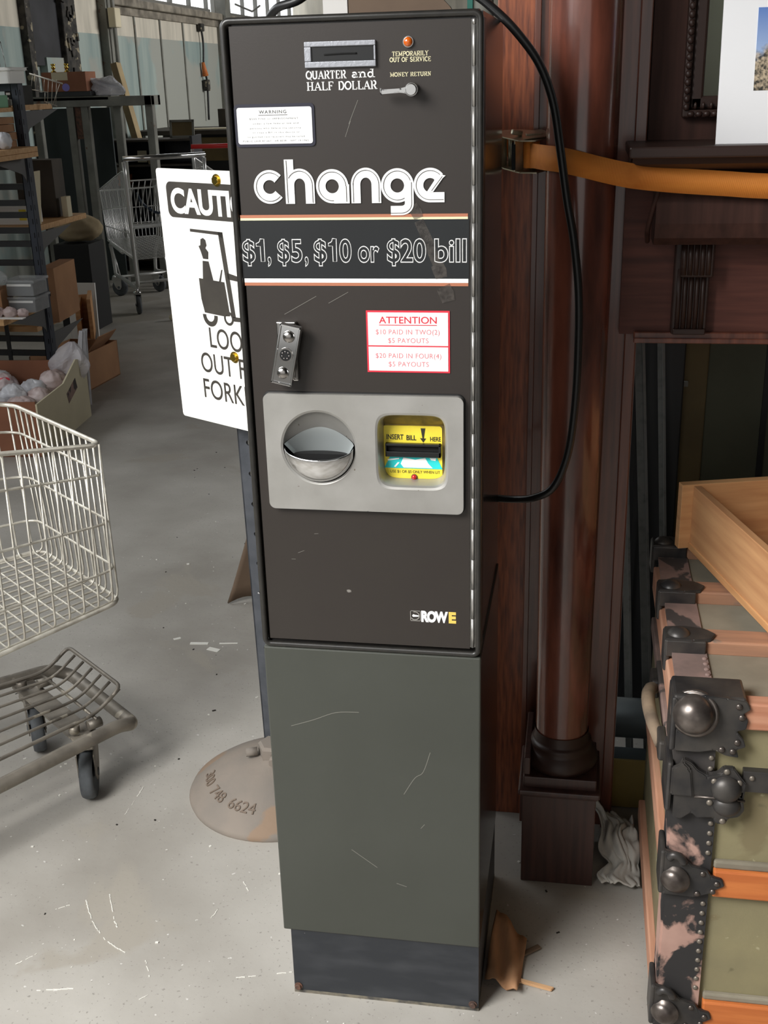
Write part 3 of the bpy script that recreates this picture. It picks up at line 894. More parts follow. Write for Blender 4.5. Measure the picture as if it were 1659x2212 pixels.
# flat face split at x = .165 into two fields, each a ring from its rectangle to its hole
def rect_loop(x0, z0, x1, z1, cx, cz, n=64, r0=0, r1=0):
    L = []
    for i in range(n):
        a = 2 * pi * i / n
        ca, sa = cos(a), sin(a)
        tx = ((x1 - cx) / ca) if ca > 1e-9 else (((x0 - cx) / ca) if ca < -1e-9 else 1e9)
        tz = ((z1 - cz) / sa) if sa > 1e-9 else (((z0 - cz) / sa) if sa < -1e-9 else 1e9)
        q = min(tx, tz)
        L.append((cx + q * ca, cz + q * sa))
    return L
def rounded(L, corners, r):
    out = []
    for (x, z) in L:
        for (cx, cz, sx, sz) in corners:
            if (x - cx) * sx > 0 and (z - cz) * sz > 0:
                d = math.hypot(x - cx, z - cz)
                if d > r: x, z = cx + (x - cx) * r / d, cz + (z - cz) * r / d
        out.append((x, z))
    return out
rc = .009
cl = [(PX0 + rc, PZ0 + rc, -1, -1), (PX0 + rc, PZ1 - rc, -1, 1)]
cr = [(PX1 - rc, PZ0 + rc, 1, -1), (PX1 - rc, PZ1 - rc, 1, 1)]
XS = .1655
n = 256
Lc = rounded(rect_loop(PX0, PZ0, XS, PZ1, CX, CZ, n), cl, rc)
Lr = rounded(rect_loop(XS, PZ0, PX1, PZ1, (RX0 + RX1) / 2, (RZ0 + RZ1) / 2, n), cr, rc)
ringmesh(Lc, hole_loop('c', 1.06, n), PY, PY, MT['pewter'])
ringmesh(Lr, hole_loop('r', 1.06, n), PY, PY, MT['pewter'])
for k0, k1, y0, y1 in ((1.06, 1.0, 0, .0015),):
    ringmesh(hole_loop('c', k0, n), hole_loop('c', k1, n), PY + y0, PY + y1, MT['pewter'])
for k0, k1, y0, y1 in ((1.06, 1.0, 0, .0012), (1.0, .965, .0012, .005)):
    ringmesh(hole_loop('r', k0, n), hole_loop('r', k1, n), PY + y0, PY + y1, MT['pewter'])
ringmesh(hole_loop('r', .965, n), hole_loop('r', .90, n), PY + .005, PY + .024, MT['pewter'])
RIM = rrect(PX0, PZ0, PX1, PZ1, rc, 8)
tt = bmesh.new()
va = [tt.verts.new((x, PY, z)) for x, z in RIM]; vb = [tt.verts.new((x, YF, z)) for x, z in RIM]
for i in range(len(RIM)): tt.faces.new((va[i], va[(i + 1) % len(RIM)], vb[(i + 1) % len(RIM)], vb[i]))
m._add(tt, MT['pewter'])
m.span((XS - .004, PY + .0002, PZ0 + .0004), (XS + .004, PY + .003, PZ1 - .0002), m=MT['pewter'])
pp = m.build('payout_panel', None, door)
MB().tube([(a, .0040, b) for a, b in rrect(PX0 - .0004, PZ0 - .0004, PX1 + .0004, PZ1 + .0004, rc, 8)], .0016, seg=6, closed=True).build('gasket', MT['gap_black'], pp)
# coin cup: steel scoop behind, chrome bowl in front
def dish(u, v):
    q = 2 * u - 1
    c = math.sqrt(max(0, 1 - q * q))
    x = CX + .0500 * q
    zt, zb = CZ + .0500 * c, CZ + .0035 + .0205 * (1 - abs(q) ** 1.8)
    zt = max(zt, zb)
    return Vector((x, PY + .0015 + .0165 * c * v ** .8, zt + (zb - zt) * v))
plabel(MB().grid(48, 12, dish).build('cup_hollow', MT['pewter'], pp), 'concave hollow above the coin cup')
cp = MB().grid(40, 8, lambda u, v: Vector((CX + (.0485 - .010 * v) * (2 * u - 1), PY + .0165 * math.sqrt(max(0, 1 - (2 * u - 1) ** 2)) + .001 + .010 * v, CZ + .0040 + .0205 * (1 - abs(2 * u - 1) ** 1.8) - (.0165 + .0205 * (1 - abs(2 * u - 1) ** 1.8)) * v))).build('coin_cup', MT['cup_steel'], pp)
m = MB()
m.span((CX - .0385, PY + .012, CZ - .035), (CX + .0385, PY + .030, CZ - .0125)); m.build('cup_opening', MT['hole'], cp)
def bowl2(u, v):
    x = CX + .0488 * (2 * u - 1)
    c = math.sqrt(max(0, 1 - (2 * u - 1) ** 2))
    zt = CZ + .0015 - .0135 * c
    zb = CZ - .0488 * c
    z = zt + (zb - zt) * v
    return Vector((x, PY + .003 - .021 * c * math.sqrt(max(0, 1 - v ** 2.0)) , z))
bw = MB().grid(44, 16, bowl2)
bo = solidify(bw.build('cup_bowl', MT['chrome'], cp), .0012)
# bill acceptor
m = MB()
n = 96
ringmesh(hole_loop('r', .90, n), hole_loop('r', .875, n), PY + .024, PY + .0255, MT['brass_dirty'])
m.prism(hole_loop('r', .885, 96), PY + .0255, PY + .027, m=MT['brass_dirty'])
m.prism(rrect(.1838, .9085, .2652, .9868, .004), PY + .0242, PY + .0256, m=MT['yellow'])
ba = m.build('bill_acceptor', None, pp)
ringm = MB()
m = ringm
for (z0, z1, dx) in ((.906, 1.009, .0),):
    m.grid(48, 4, lambda u, v: Vector((.184 + .087 * u, PY + .006 + .0185 * v, 1.0068 - .0178 * v - .0005)), smooth=False)
    m.grid(4, 48, lambda u, v: Vector((.1815 + .0020 * u, PY + .006 + .018 * u, .910 + .0960 * v)), smooth=False)
m.build('recess_lining', MT['brass_dirty'], ba)
YA = PY + .0240
m = MB()
for a, b in (((.1882, YA - .007, .9600), (.2640, YA, .9632)), ((.1882, YA - .007, .9445), (.2640, YA, .9520)), ((.1882, YA - .007, .9445), (.1900, YA, .9632)), ((.2610, YA - .007, .9445), (.2640, YA, .9632))):
    m.span(a, b, bev=.0006, m=MT['blk_plastic'])
m.span((.1895, YA - .002, .9515), (.2615, YA - .0005, .9605), m=MT['hole'])
m.build('bill_slot', None, ba)
m = MB()
put_text(m, 'INSERT', .1890, .2125, .9675, caph=.0072, y=YA - .0001, offset=.025); put_text(m, 'BILL', .2165, .2300, .9668, caph=.0072, y=YA - .0001, offset=.025)
put_text(m, 'HERE', .2490, .2635, .9660, caph=.0062, y=YA - .0001, offset=.02)
m.prism([(.2362, .9838), (.2424, .9838), (.2402, .9695), (.2432, .9697), (.2394, .9638), (.2352, .9700), (.2384, .9697)], YA - .0003, YA + .0002)
m.build('insert_lettering', MT['print_gray'] if False else mat('black_print', srgb(46, 44, 30), .5), ba)
m = MB()
m.prism([(.1935, .9432), (.2580, .9430), (.2655, .9262), (.1852, .9266)], YA - .0003, YA + .0003, m=MT['cyan'])
for q in ([(.2120, .9420), (.2280, .9390), (.2420, .9420), (.2460, .9340), (.2520, .9275), (.2120, .9275), (.2080, .9330)],
          [(.1900, .9390), (.2060, .9412), (.2060, .9395), (.1905, .9370)], [(.1985, .9285), (.2040, .9350), (.2065, .9345), (.2010, .9280)],
          [(.2480, .9420), (.2570, .9422), (.2560, .9380), (.2500, .9390)]):
    m.prism(q, YA - .0006, YA - .0002, m=MT['sticker'])
m.build('bill_picture', None, ba)
m = MB()
put_text(m, 'USE $1 OR $5 ONLY WHEN LIT', .1935, .2620, .9197, caph=.0040, y=YA - .0001, offset=.01)
m.build('use_lettering', mat('olive_print', srgb(96, 88, 30), .5), ba)
m = MB()
m.ball((.2265, YA - .0008, .9140), .0036, (1, .9, 1), seg=20, m=MT['red_lens']); m.cyl((.2265, YA, .9140), (.2265, YA - .001, .9140), .0043, seg=20, m=MT['rust'])
m.build('ready_lamp', None, ba)
# maker's emblem
m = MB()
for a, b in (((.2195, .0038, .7175), (.2345, YF, .7183)), ((.2195, .0038, .7020), (.2345, YF, .7029)), ((.2195, .0038, .7020), (.2203, YF, .7183)), ((.2337, .0038, .7020), (.2345, YF, .7183))):
    m.span(a, b, m=MT['chrome'])
m.ribbon(arc(.2262, .7102, .0062, .0062, -150, 110, 24), .0012, YF - .0001, m=MT['chrome'])
m.prism([(.2222, .7105), (.2240, .7125), (.2262, .7115), (.2315, .7108), (.2315, .7092), (.2260, .7088), (.2235, .7085)], .0036, YF, m=MT['print_white'])
put_text(m, 'ROW', .2352, .2735, .7022, caph=.0160, y=.0042, offset=.06, spacing=.92, m=MT['print_white'])
put_text(m, 'E', .2745, .2850, .7022, caph=.0160, y=.0042, offset=.06, m=MT['gold_print'])
m.build('maker_emblem', None, door)
# small chips and scratches on the door
for (x, z, l, a) in ((.060, .80, .010, .4), (.05, .995, .006, 1.2), (.155, 1.375, .03, 1.15), (.15, 1.36, .02, 1.2), (.085, .96 - .13, .006, .1), (.05, .79, .006, 0), (.12, 1.155, .03, .5), (.06, 1.14, .05, .5), (.03, 1.24, .01, .2)):
    m = MB()
    m.ribbon([(x, z), (x + l * cos(a), z + l * sin(a))], .0005, .0043, th=.0001)
    m.build('scratch', MT['scratch'], door)
# pedestal and toe kick
m = MB()
m.span((.0005, .0005, .131), (.3205, D - .005, .6495), bev=.0022)
pd = m.build('pedestal', MT['pedestal_green'], mc)
m = MB()
for P in ([(.035, .517), (.07, .53), (.105, .545), (.14, .548)], [(.205, .41), (.222, .44), (.235, .452), (.246, .487)], [(.12, .30), (.16, .27)], [(.23, .35), (.236, .358)], [(.19, .243), (.206, .238)]):
    m = MB()
    m.ribbon([(p.x, p.y) for p in smooth_path([(a, b, 0) for a, b in P], 5)], .0008, .0004, th=.0001)
    m.build('scratch', MT['scratch'], pd)
m = MB()
m.span((.012, .003, .004), (.3195, D - .008, .131), m=MT['kick_black']); m.span((.0115, .0025, 0), (.32, D - .008, .006), m=MT['kick_dirt'])
kb = m.build('toe_kick', None, mc)
for x in (.0190, .3105):
    m = MB(); m.cyl((x, .003, .0135), (x, -.003, .0135), .0048, seg=6); m.cyl((x, .003, .0135), (x, .001, .0135), .0068, seg=16)
    m.build('bolt', MT['rust'], kb)
# side panel of the pedestal is the same glossy dark steel as the cabinet
m = MB(); m.span((.3195, .004, .135), (.3208, D - .006, .648)); m.build('side_panel', MT['cabinet_black'], pd)
# power cord: over the top, down past the column and into the back of the cabinet
m = MB()
cordpts = [(.20, .46, .0065), (.12, .43, .012), (.06, .392, .10), (.03, .380, .6), (.0, .378, 1.25), (-.022, .372, 1.43), (-.030, .345, 1.498), (-.009, .312, 1.524), (.025, .3, 1.533), (.067, .3, 1.549), (.2, .3, 1.566), (.272, .3, 1.538), (.311, .3, 1.511), (.344, .3, 1.479), (.374, .3, 1.439), (.394, .3, 1.389), (.406, .3, 1.326), (.418, .3, 1.254), (.430, .3, 1.194), (.440, .3, 1.112), (.442, .3, 1.013), (.439, .3, .924), (.430, .3, .855), (.410, .3, .805), (.380, .31, .783), (.345, .34, .768), (.30, .36, .762)]
m.tube(smooth_path(cordpts, 6), .0062, seg=12)
m.build('power_cord', MT['rubber'], mc)

# ================================================================== the caution sign on its cast base
sg = thing('caution_sign_stand', 'white caution sign on a steel post with round cast base, beside the change machine', 'sign', (-.165, .555, 0))
m = MB()
prof = [(.186, 0), (.188, .006), (.184, .014), (.173, .022), (.154, .036), (.126, .054), (.095, .070), (.065, .081), (.038, .087), (.034, .090), (0, .090)]
m.lathe(prof, seg=64)
bs = m.build('base', MT['cast_iron'], sg, loc=(.0, .012, 0))
m = MB()
m.lathe([(.036, .084), (.036, .112), (.030, .118), (0, .118)], seg=6, smooth=False)
m.cyl((-.035, -.012, .099), (-.058, -.02, .099), .010, seg=6); m.cyl((.008, -.03, .099), (.01, -.054, .099), .010, seg=6)
m.build('collar', MT['cast_iron'], bs)
# raised foundry number around the cone
m = MB()
txt = '300 748 6624'
me0 = {}
for i, ch in enumerate(txt):
    if ch == ' ': continue
    a = R(192 + 72 * i / (len(txt) - 1))
    rr_, zz = .140, .0455
    me = text_mesh(ch, .034, .0)
    for v in me.vertices: v.co.z = 0
    er = Vector((cos(a), sin(a), 0)); et = Vector((-sin(a), cos(a), 0)); slope = Vector((-er.x * .85, -er.y * .85, .53)).normalized()
    nrm = et.cross(slope).normalized()
    w = max(v.co.x for v in me.vertices)
    t2 = bmesh.new(); t2.from_mesh(me)
    ex = bmesh.ops.extrude_face_region(t2, geom=t2.faces[:])
    bmesh.ops.translate(t2, vec=(0, 0, .003), verts=[g for g in ex['geom'] if isinstance(g, bmesh.types.BMVert)])
    for v in t2.verts:
        x, y, z = v.co
        v.co = er * rr_ + Vector((0, 0, zz)) + et * (x - w / 2) + slope * (y - .012) + nrm * (z - .0012 if nrm.z > 0 else -(z - .0012))
    m._add(t2)
    bpy.data.meshes.remove(me)
plabel(m.build('raised_number', mat('rubbed_cast_number', srgb(112, 98, 86), .8), bs), 'raised foundry number')
# punched U post
m = MB()
z0, z1 = .09, 1.262
rows = [z0 + .05 + .0635 * i for i in range(18)]
zz = z0
hw, hh = .0052, .0052
YP = .0
def face(xa, xb, za, zb):
    m.span((xa, -.0015, za), (xb, .0015, zb))
for r_ in rows:
    face(-.0235, .0235, zz, r_ - hh); face(-.0235, -hw, r_ - hh, r_ + hh); face(hw, .0235, r_ - hh, r_ + hh)
    # round the square hole
    for sx in (-1, 1):
        for sz in (-1, 1): m.prism([(sx * hw, r_ + sz * hh), (sx * hw * .35, r_ + sz * hh), (sx * hw, r_ + sz * hh * .35)], -.0015, .0015)
    zz = r_ + hh
face(-.0235, .0235, zz, z1)
m.span((-.0235, -.0015, z0), (-.0205, .03, z1)); m.span((.0205, -.0015, z0), (.0235, .03, z1))
plabel(m.build('post', MT['post_steel'], sg, loc=(-.004, .03, 0), rot=(0, R(-.9), R(-14))), 'blue-gray punched steel post')
# the sign panel; local x right, z up, faces -y
SWx, SZ0, SZ1 = .156, .826, 1.288
m = MB()
m.prism([(a, b) for a, b in rrect(-SWx, SZ0, SWx, SZ1, .006, 4)], -.0012, .0012)
sp = m.build('sign_panel', MT['sign_white'], sg, loc=(0.0, -.022, 0), rot=(R(1.5), 0, R(-31)))
Ys = -.0014
m = MB()
m.prism(rrect(-.132, 1.204, .132, 1.266, .012), Ys - .0002, Ys + .0003)
cp_ = m.build('caution_header', MT['sign_black'], sp)
m = MB(); put_text(m, 'CAUTION', -.122, .122, 1.2135, caph=.0420, y=Ys - .0004, offset=.035, spacing=.94)
m.build('caution_lettering', MT['sign_white'], cp_)
m = MB()
def poly(P):
    P = [(a, 1.186 + (b - 1.178) * .835) for a, b in P]
    m.prism(P, Ys - .0002, Ys + .0003)
# forklift: driver, body, mast, overhead guard, wheels
poly([(-.078, 1.178), (.008, 1.1765), (.008, 1.1625), (-.004, 1.1700), (-.078, 1.1720)])
poly([(-.004, 1.1765), (.008, 1.1765), (.023, .998), (.012, .998)])
poly([(.010, 1.093), (.060, 1.083), (.060, 1.075), (.011, 1.079)])
poly([(-.052, 1.158), (-.045, 1.161), (-.039, 1.157), (-.037, 1.146), (-.041, 1.140), (-.034, 1.132), (-.036, 1.117), (-.050, 1.117), (-.055, 1.134), (-.059, 1.143), (-.054, 1.145)])
poly([(-.052, 1.1125), (-.036, 1.1125), (-.028, 1.073), (-.056, 1.073)])
poly([(-.067, 1.074), (.001, 1.072), (.008, 1.000), (-.010, .998), (-.060, 1.000), (-.066, 1.030)])
poly([(-.004, 1.098), (-.001, 1.098), (-.008, 1.072), (-.013, 1.072)])
m.ribbon(arc(-.046, 1.033, .0155, .0155, 175, 365, 20), .009, Ys, th=.0004)
m.ribbon(arc(.004, 1.033, .0105, .0105, 0, 360, 24), .0045, Ys - .0001, th=.0004)
poly([(.014, 1.000), (.066, 1.000), (.066, .992), (.016, .990)])
poly([(.072, 1.185), (.080, 1.185), (.080, .985), (.072, .985)])
poly([(.080, .995), (.125, .995), (.125, .987), (.080, .987)])
m.build('forklift_pictogram', MT['sign_black'], sp)
m = MB()
put_text(m, 'LOOK', -.054, .064, .9740, caph=.0385, y=Ys - .0002, offset=.004)
put_text(m, 'OUT FOR', -.085, .098, .9245, caph=.0385, y=Ys - .0002, offset=.004)
put_text(m, 'FORKLIFTS', -.085, .125, .8740, caph=.0385, y=Ys - .0002, offset=.004)
m.build('warning_lettering', MT['sign_black'], sp)
for (x, z) in ((.006, 1.272), (.010, .963)):
    m = MB(); m.cyl((x, -.001, z), (x, -.007, z), .0075, seg=6); m.cyl((x, -.001, z), (x, -.0028, z), .0105, seg=20)
    m.build('bolt', MT['brass'], sp)
# thin plywood offcut leaning behind the post
t = thing('plywood_offcut', 'thin curved plywood offcut leaning on edge behind the sign post', 'offcut', (-.545, 1.45, 0))
m = MB()
def ply(u, v):
    return Vector((.0 + .135 * v + .05 * u * v, .055 * v + .02 * u, .004 + .43 * v ** 1.05 * (1 - .12 * u) * (1 - 0 * u)) ) + Vector((.17 * u * (1 - .62 * v), .085 * u * (1 - .6 * v), .012 * sin(u * 6)))
m.grid(14, 10, ply)
plabel(solidify(m.build('sheet', MT['brown_board'], t), .006), 'brown curved sheet with pale sawn edge')

# ================================================================== shopping carts
def wire_basket(mb, L, wf, wr, zf0, zf1, zr0, zr1, rw, nl, nw, rows, lean=0.03, corner=.03, rim=.0042):
    """local frame: front at x=0, rear at x=-L, y left; returns nothing"""
    def side(x, k):                                                    # x in 0..-L, k 0 bottom .. 1 top
        t_ = -x / L
        w = wf + (wr - wf) * t_
        zb, zt = zf0 + (zr0 - zf0) * t_, zf1 + (zr1 - zf1) * t_
        return w * (.90 + .10 * k), zb + (zt - zb) * k
    fx = lambda k: lean * k                                            # front panel leans outward at the top
    for k in rows:
        w0, z0 = side(0, k); w1, z1 = side(-L, k)
        P = [(-L, -w1, z1), (fx(k), -w0, z0), (fx(k), w0, z0), (-L, w1, z1)]
        mb.tube(round_poly(P, corner), rim if k in (rows[0], rows[-1]) else rw * 1.25, seg=8)
    for i in range(nl):                                                # wires that run up both sides and under the floor
        x = -.02 - (L - .03) * i / (nl - 1)
        w0, z0 = side(x, 0); w1, z1 = side(x, 1)
        mb.tube(round_poly([(x, -w1, z1), (x, -w0, z0), (x, w0, z0), (x, w1, z1)], .022, 3), rw, seg=5)
    for i in range(nw):                                                # wires that run up the front and along the floor
        q = -1 + 2 * (i + .5) / nw
        w0, z0 = side(0, 0); w1, z1 = side(0, 1); wr0, zr0_ = side(-L, 0)
        mb.tube(round_poly([(fx(1), q * w1, z1), (0, q * w0, z0), (-L, q * wr0, zr0_)], .022, 3), rw, seg=5)
def caster(par, x, y, rw, th, swivel, top, wheel_m, metal_m):
    fk = MB()
    zt = 2 * rw + .012
    fk.cyl((0, 0, zt + .004), (0, 0, top), .010, seg=12)
    fk.lathe([(.026, zt - .004), (.028, zt + .004), (.022, zt + .014), (0, zt + .016)], seg=20)
    for s_ in (-1, 1):
        fk.prism([(-.052, zt - .012), (-.030, zt + .004), (.020, zt + .004), (.026, zt - .012), (.004, rw + .004), (-.016, rw - .014), (-.036, rw - .014), (-.050, rw + .004)], s_ * (th / 2 + .003) - .0012, s_ * (th / 2 + .003) + .0012)
    fk.box((-.012, 0, zt), (.066, th + .010, .010), bev=.003); fk.box((.022, 0, zt - .012), (.006, th + .010, .026), rot=(0, -.3, 0), bev=.001)
    f = fk.build('caster_fork', metal_m, par, loc=(x, y, 0), rot=(0, 0, swivel))
    w = MB()
    pr = [(rw * .30, -th * .35), (rw * .55, -th * .28), (rw * .72, -th * .42), (rw * .93, -th * .46), (rw, -th * .22), (rw, th * .22), (rw * .93, th * .46), (rw * .72, th * .42), (rw * .55, th * .28), (rw * .30, th * .35)]
    w.lathe(pr, seg=36, ax='Y')
    w.cyl((0, -th * .5 - .006, 0), (0, th * .5 + .006, 0), rw * .16, seg=12); w.cyl((0, -th * .36, 0), (0, th * .36, 0), rw * .32, seg=16)
    w.build('wheel', wheel_m, f, loc=(-.026, 0, rw))
    return f
def axis_matrix(ang):
    return ang
# ---- the near cart: nose towards the machine's left side
ca = thing('shopping_cart', 'dull wire shopping cart in the left foreground, cut off by the picture edge', 'shopping cart', (-.603, .66, 0), math.atan2(.77, .64))
m = MB()
wire_basket(m, .86, .208, .315, .445, .785, .405, .93, .0023, 26, 15, (0, .22, .52, .82, 1.0), lean=-.012, corner=.035, rim=.0047)
m.build('basket', MT['cart_zinc'], ca)
m = MB()
fz = .155
P = [(-.86, -.285, fz + .02), (-.5, -.235, fz), (-.03, -.168, fz), (.012, -.150, fz - .022), (.012, .150, fz - .022), (-.03, .168, fz), (-.5, .235, fz), (-.86, .285, fz + .02)]
m.tube(round_poly(P, .045, 6), .0145, seg=14)
m.span((-.125, -.165, fz - .012), (-.075, .165, fz - .006))
for y in (-.09, .09):
    m.cyl((-.085, y * 1.35 - .012, fz + .006), (-.055, y * 1.35 - .012, fz + .006), .011, seg=14); m.cyl((-.115, y * 1.45, fz + .002), (-.115, y * 1.45, fz + .018), .012, seg=6)
fr = m.build('frame', MT['cart_frame'], ca)
m = MB()
zr = fz + .022
for i in range(7):
    y = -.125 + .25 * i / 6
    m.tube(round_poly([(-.84, y * 1.7, zr - .005), (-.06, y, zr), (.0, y, zr + .038)], .03, 4), .0042 if i in (0, 6) else .0034, seg=8)
m.tube(round_poly([(-.03, -.125, zr + .018), (.004, -.125, zr + .042), (.004, .125, zr + .042), (-.03, .125, zr + .018)], .018, 4), .0042, seg=8)
for x in (-.065, -.3, -.55, -.8): m.tube([(x, -.13 + x * .11, zr - .006), (x, .13 - x * .11, zr - .006)], .0036, seg=8)
m.build('lower_rack', MT['cart_frame'], ca)
m = MB()
for s_ in (-1, 1):
    m.tube(smooth_path([(-.62, s_ * .255, fz + .01), (-.78, s_ * .28, .30), (-.80, s_ * .30, .42), (-.90, s_ * .315, .98)], 5), .012, seg=10)
m.build('upright_tube', MT['cart_frame'], fr)
m = MB(); m.tube([(-.915, -.33, 1.0), (-.915, .33, 1.0)], .016, seg=14); m.build('handle', MT['red_plastic'], ca)
for (x, y, sw) in ((-.085, -.118, R(57)), (-.095, .135, R(72)), (-.80, -.25, R(10)), (-.80, .25, R(-12))):
    caster(ca, x, y, .0565, .030, sw, fz - .004, MT['tyre'], MT['cart_frame'])
# ---- chromed carts in the background
def far_cart(label, loc, ang, handle_m, grp=None, L=.84, seat=True):
    t = thing('shopping_cart', label, 'shopping cart', loc, ang)
    m = MB(); wire_basket(m, L, .20, .27, .40, .74, .36, .92, .0026, 22, 13, (0, .3, .62, 1.0), lean=.03, corner=.03, rim=.006)
    m.build('basket', MT['cart_bright'], t)
    m = MB()
    for s_ in (-1, 1):
        m.tube(smooth_path([(-.02, s_ * .15, .15), (-.03, s_ * .16, .30), (-.12, s_ * .19, .385), (-.5, s_ * .22, .37)], 5), .013, seg=10)
        m.tube(smooth_path([(-.02, s_ * .15, .155), (-.4, s_ * .19, .165), (-L + .02, s_ * .24, .18), (-L - .02, s_ * .25, .34), (-L - .06, s_ * .27, .98)], 5), .013, seg=10)
        m.tube([(-.10, s_ * .185, .38), (-.22, s_ * .175, .165)], .006, seg=8)
    m.tube([(-.22, -.175, .165), (-.22, .175, .165)], .01); m.tube([(-.62, -.22, .175), (-.62, .22, .175)], .01)
    m.build('frame', MT['cart_bright'], t)
    m = MB(); m.tube([(-L - .065, -.275, 1.0), (-L - .065, .275, 1.0)], .017, seg=12); m.build('handle', handle_m, t)
    if seat:
        m = MB()
        for i in range(11):
            y = -.20 + .4 * i / 10
            m.tube([(-.62, y, .56), (-L + .0, y, .86)], .003, seg=5)
        m.tube([(-.62, -.22, .56), (-.62, .22, .56)], .005); m.tube([(-L, -.22, .86), (-L, .22, .86)], .005)
        m.span((-.78, -.2, .55), (-.60, .2, .556))
        m.build('child_seat', MT['cart_bright'], t)
        m = MB(); m.tube(smooth_path([(-.70, -.12, .76), (-.66, -.08, .68), (-.67, .0, .63), (-.66, .1, .70), (-.70, .14, .77)], 4), .009); m.build('seat_strap', MT['navy_plastic'], t)
    for (x, y, sw) in ((-.02, -.15, R(25)), (-.02, .15, R(40)), (-L + .05, -.235, R(5)), (-L + .05, .235, R(-10))):
        caster(t, x, y, .062, .03, sw, .165, MT['tyre'], MT['chrome'])
    return t
far_cart('chrome shopping cart standing behind the caution sign, nearest of the carts down the hall', (-2.79, 6.55, 0), math.atan2(.69, -.55), MT['chrome'])
far_cart('chrome shopping cart with a red handle grip behind the nearer chrome cart', (-2.35, 7.95, 0), math.atan2(.98, -.2), MT['red_plastic'], seat=False)

# ================================================================== the oak mantelpiece on the right
mn = thing('mantelpiece', 'dark carved wooden fireplace mantelpiece with a round column, at the right', 'mantelpiece')
# side boards
m = MB(); m.span((.296, .546, 0), (.358, .60, 2.2), bev=.002)
plabel(m.build('side_board', MT['mahogany_bright'], mn), 'reddish bright outer board')
m = MB(); m.span((.357, .520, 0), (.3665, .60, 2.2), bev=.001); m.span((.3655, .530, 0), (.540, .60, 2.2)); m.span((.519, .519, 0), (.5385, .60, 2.2), bev=.002)
m.build('back_board', MT['mahogany'], mn)
# column on its base and pedestal
AX, AY = .4365, .405
m = MB()
prof = []
for i in range(20):
    z = .268 + (2.2 - .268) * i / 19
    prof.append((.0470 + .0075 * min(1, (z - .268) / 1.1), z))
m.lathe(prof, c=(AX, AY, 0), seg=64)
col_ = m.build('column', MT['column_wood'], mn)
m = MB()
pr = [(.049, .300), (.050, .283), (.052, .279), (.055, .278), (.056, .272), (.055, .268), (.058, .262), (.064, .256), (.0675, .246), (.0675, .240), (.064, .231), (.056, .226), (.0, .226)]
m.lathe(pr, c=(AX, AY, 0), seg=56)
m.build('column_base', MT['carved'], col_)
m = MB()
m.span((AX - .066, AY - .069, .206), (AX + .066, AY + .065, .262 - .030), bev=.002)
m.span((AX - .074, AY - .083, .200), (AX + .073, AY + .07, .211), bev=.003)
m.span((AX - .070, AY - .075, .192), (AX + .069, AY + .07, .201), bev=.003)
m.span((AX - .067, AY - .068, 0), (AX + .066, AY + .07, .193), bev=.0015)
m.span((AX - .0655, AY - .064, .232), (AX - .054, AY + .1, .268), bev=.002)
m.build('pedestal', MT['mahogany_dark'], mn)
# shelf, cornice, frieze, corbel
m = MB()
m.span((.506, .352, 1.306), (1.35, .60, 1.3225), bev=.003)
m.prism([(.362, 1.307), (.60, 1.307), (.60, 1.286), (.395, 1.286), (.372, 1.296)], .512, 1.34, plane='YZ')
m.build('shelf', MT['carved'], mn)
m = MB()
sec = [(.52, 1.287)] + [(.405 + .02 * (1 - cos(R(a))), 1.252 - .075 * sin(R(a)) * 1.0) for a in range(0, 91, 10)] + [(.52, 1.170)]
sec = [(.52, 1.287), (.43, 1.287), (.418, 1.262), (.410, 1.235), (.410, 1.205), (.418, 1.182), (.432, 1.170), (.52, 1.170)]
m.prism(sec, .553, 1.32, plane='YZ')
m.tube(smooth_path([(.556, .412, 1.262), (.549, .415, 1.23), (.543, .43, 1.195), (.545, .46, 1.172)], 5), .004, seg=8)
m.build('cornice', MT['overmantel'], mn)
m = MB()
m.span((.509, .505, 1.012), (1.35, .56, 1.29))
m.build('frieze_panel', MT['mahogany_dark_h'], mn)
m = MB()
m.span((.533, .494, 1.006), (1.35, .53, 1.018), bev=.002); m.span((.533, .488, 1.000), (1.35, .52, 1.009), bev=.0015)
m.build('lintel_molding', MT['mahogany'], mn)
m = MB()
m.span((.592, .478, 1.018), (.648, .506, 1.170), bev=.002)
for i in range(5):
    x = .601 + .0095 * i
    m.cyl((x, .478, 1.026), (x, .478, 1.125), .0042, seg=10); m.cyl((x + .004, .462, 1.118), (x + .004, .462, 1.170), .0048, seg=10)
m.span((.600, .460, 1.114), (.652, .48, 1.170), bev=.003); m.span((.594, .472, 1.018), (.647, .48, 1.028), bev=.002)
m.build('corbel', MT['carved'], mn)
m = MB(); m.span((.5385, .53, 1.3225), (1.35, .60, 2.2)); m.build('overmantel_panel', MT['overmantel'], mn)
m = MB(); m.span((1.30, .52, 0), (1.36, .60, 1.02)); m.build('side_board', MT['mahogany'], mn)
# mirror with a carved frame set into the overmantel
m = MB()
def fr_bar(a, b, w): m.span(a, b, bev=.003)
m.span((.5905, .512, 1.362), (.602, .532, 2.1), bev=.003); m.span((.5905, .512, 1.356), (1.28, .532, 1.368), bev=.003)
m.span((.602, .518, 1.368), (.622, .532, 2.1), bev=.004); m.span((.602, .518, 1.368), (1.28, .532, 1.388), bev=.004)
for i in range(60):
    m.ball((.5965, .511, 1.372 + i * .0122), .0052, (1, .7, 1.15), seg=8)
for i in range(40):
    m.ball((.604 + i * .0122, .512, 1.3615), .0050, (1.2, .7, .95), seg=8)
    m.ball((.610 + i * .0122, .512, 1.374), .0036, (.8, .7, 1.5), seg=6)
mf = m.build('mirror_frame', MT['carved'], mn)
MB().span((.622, .526, 1.388), (1.28, .529, 2.1)).build('mirror_glass', MT['mirror'], mf)

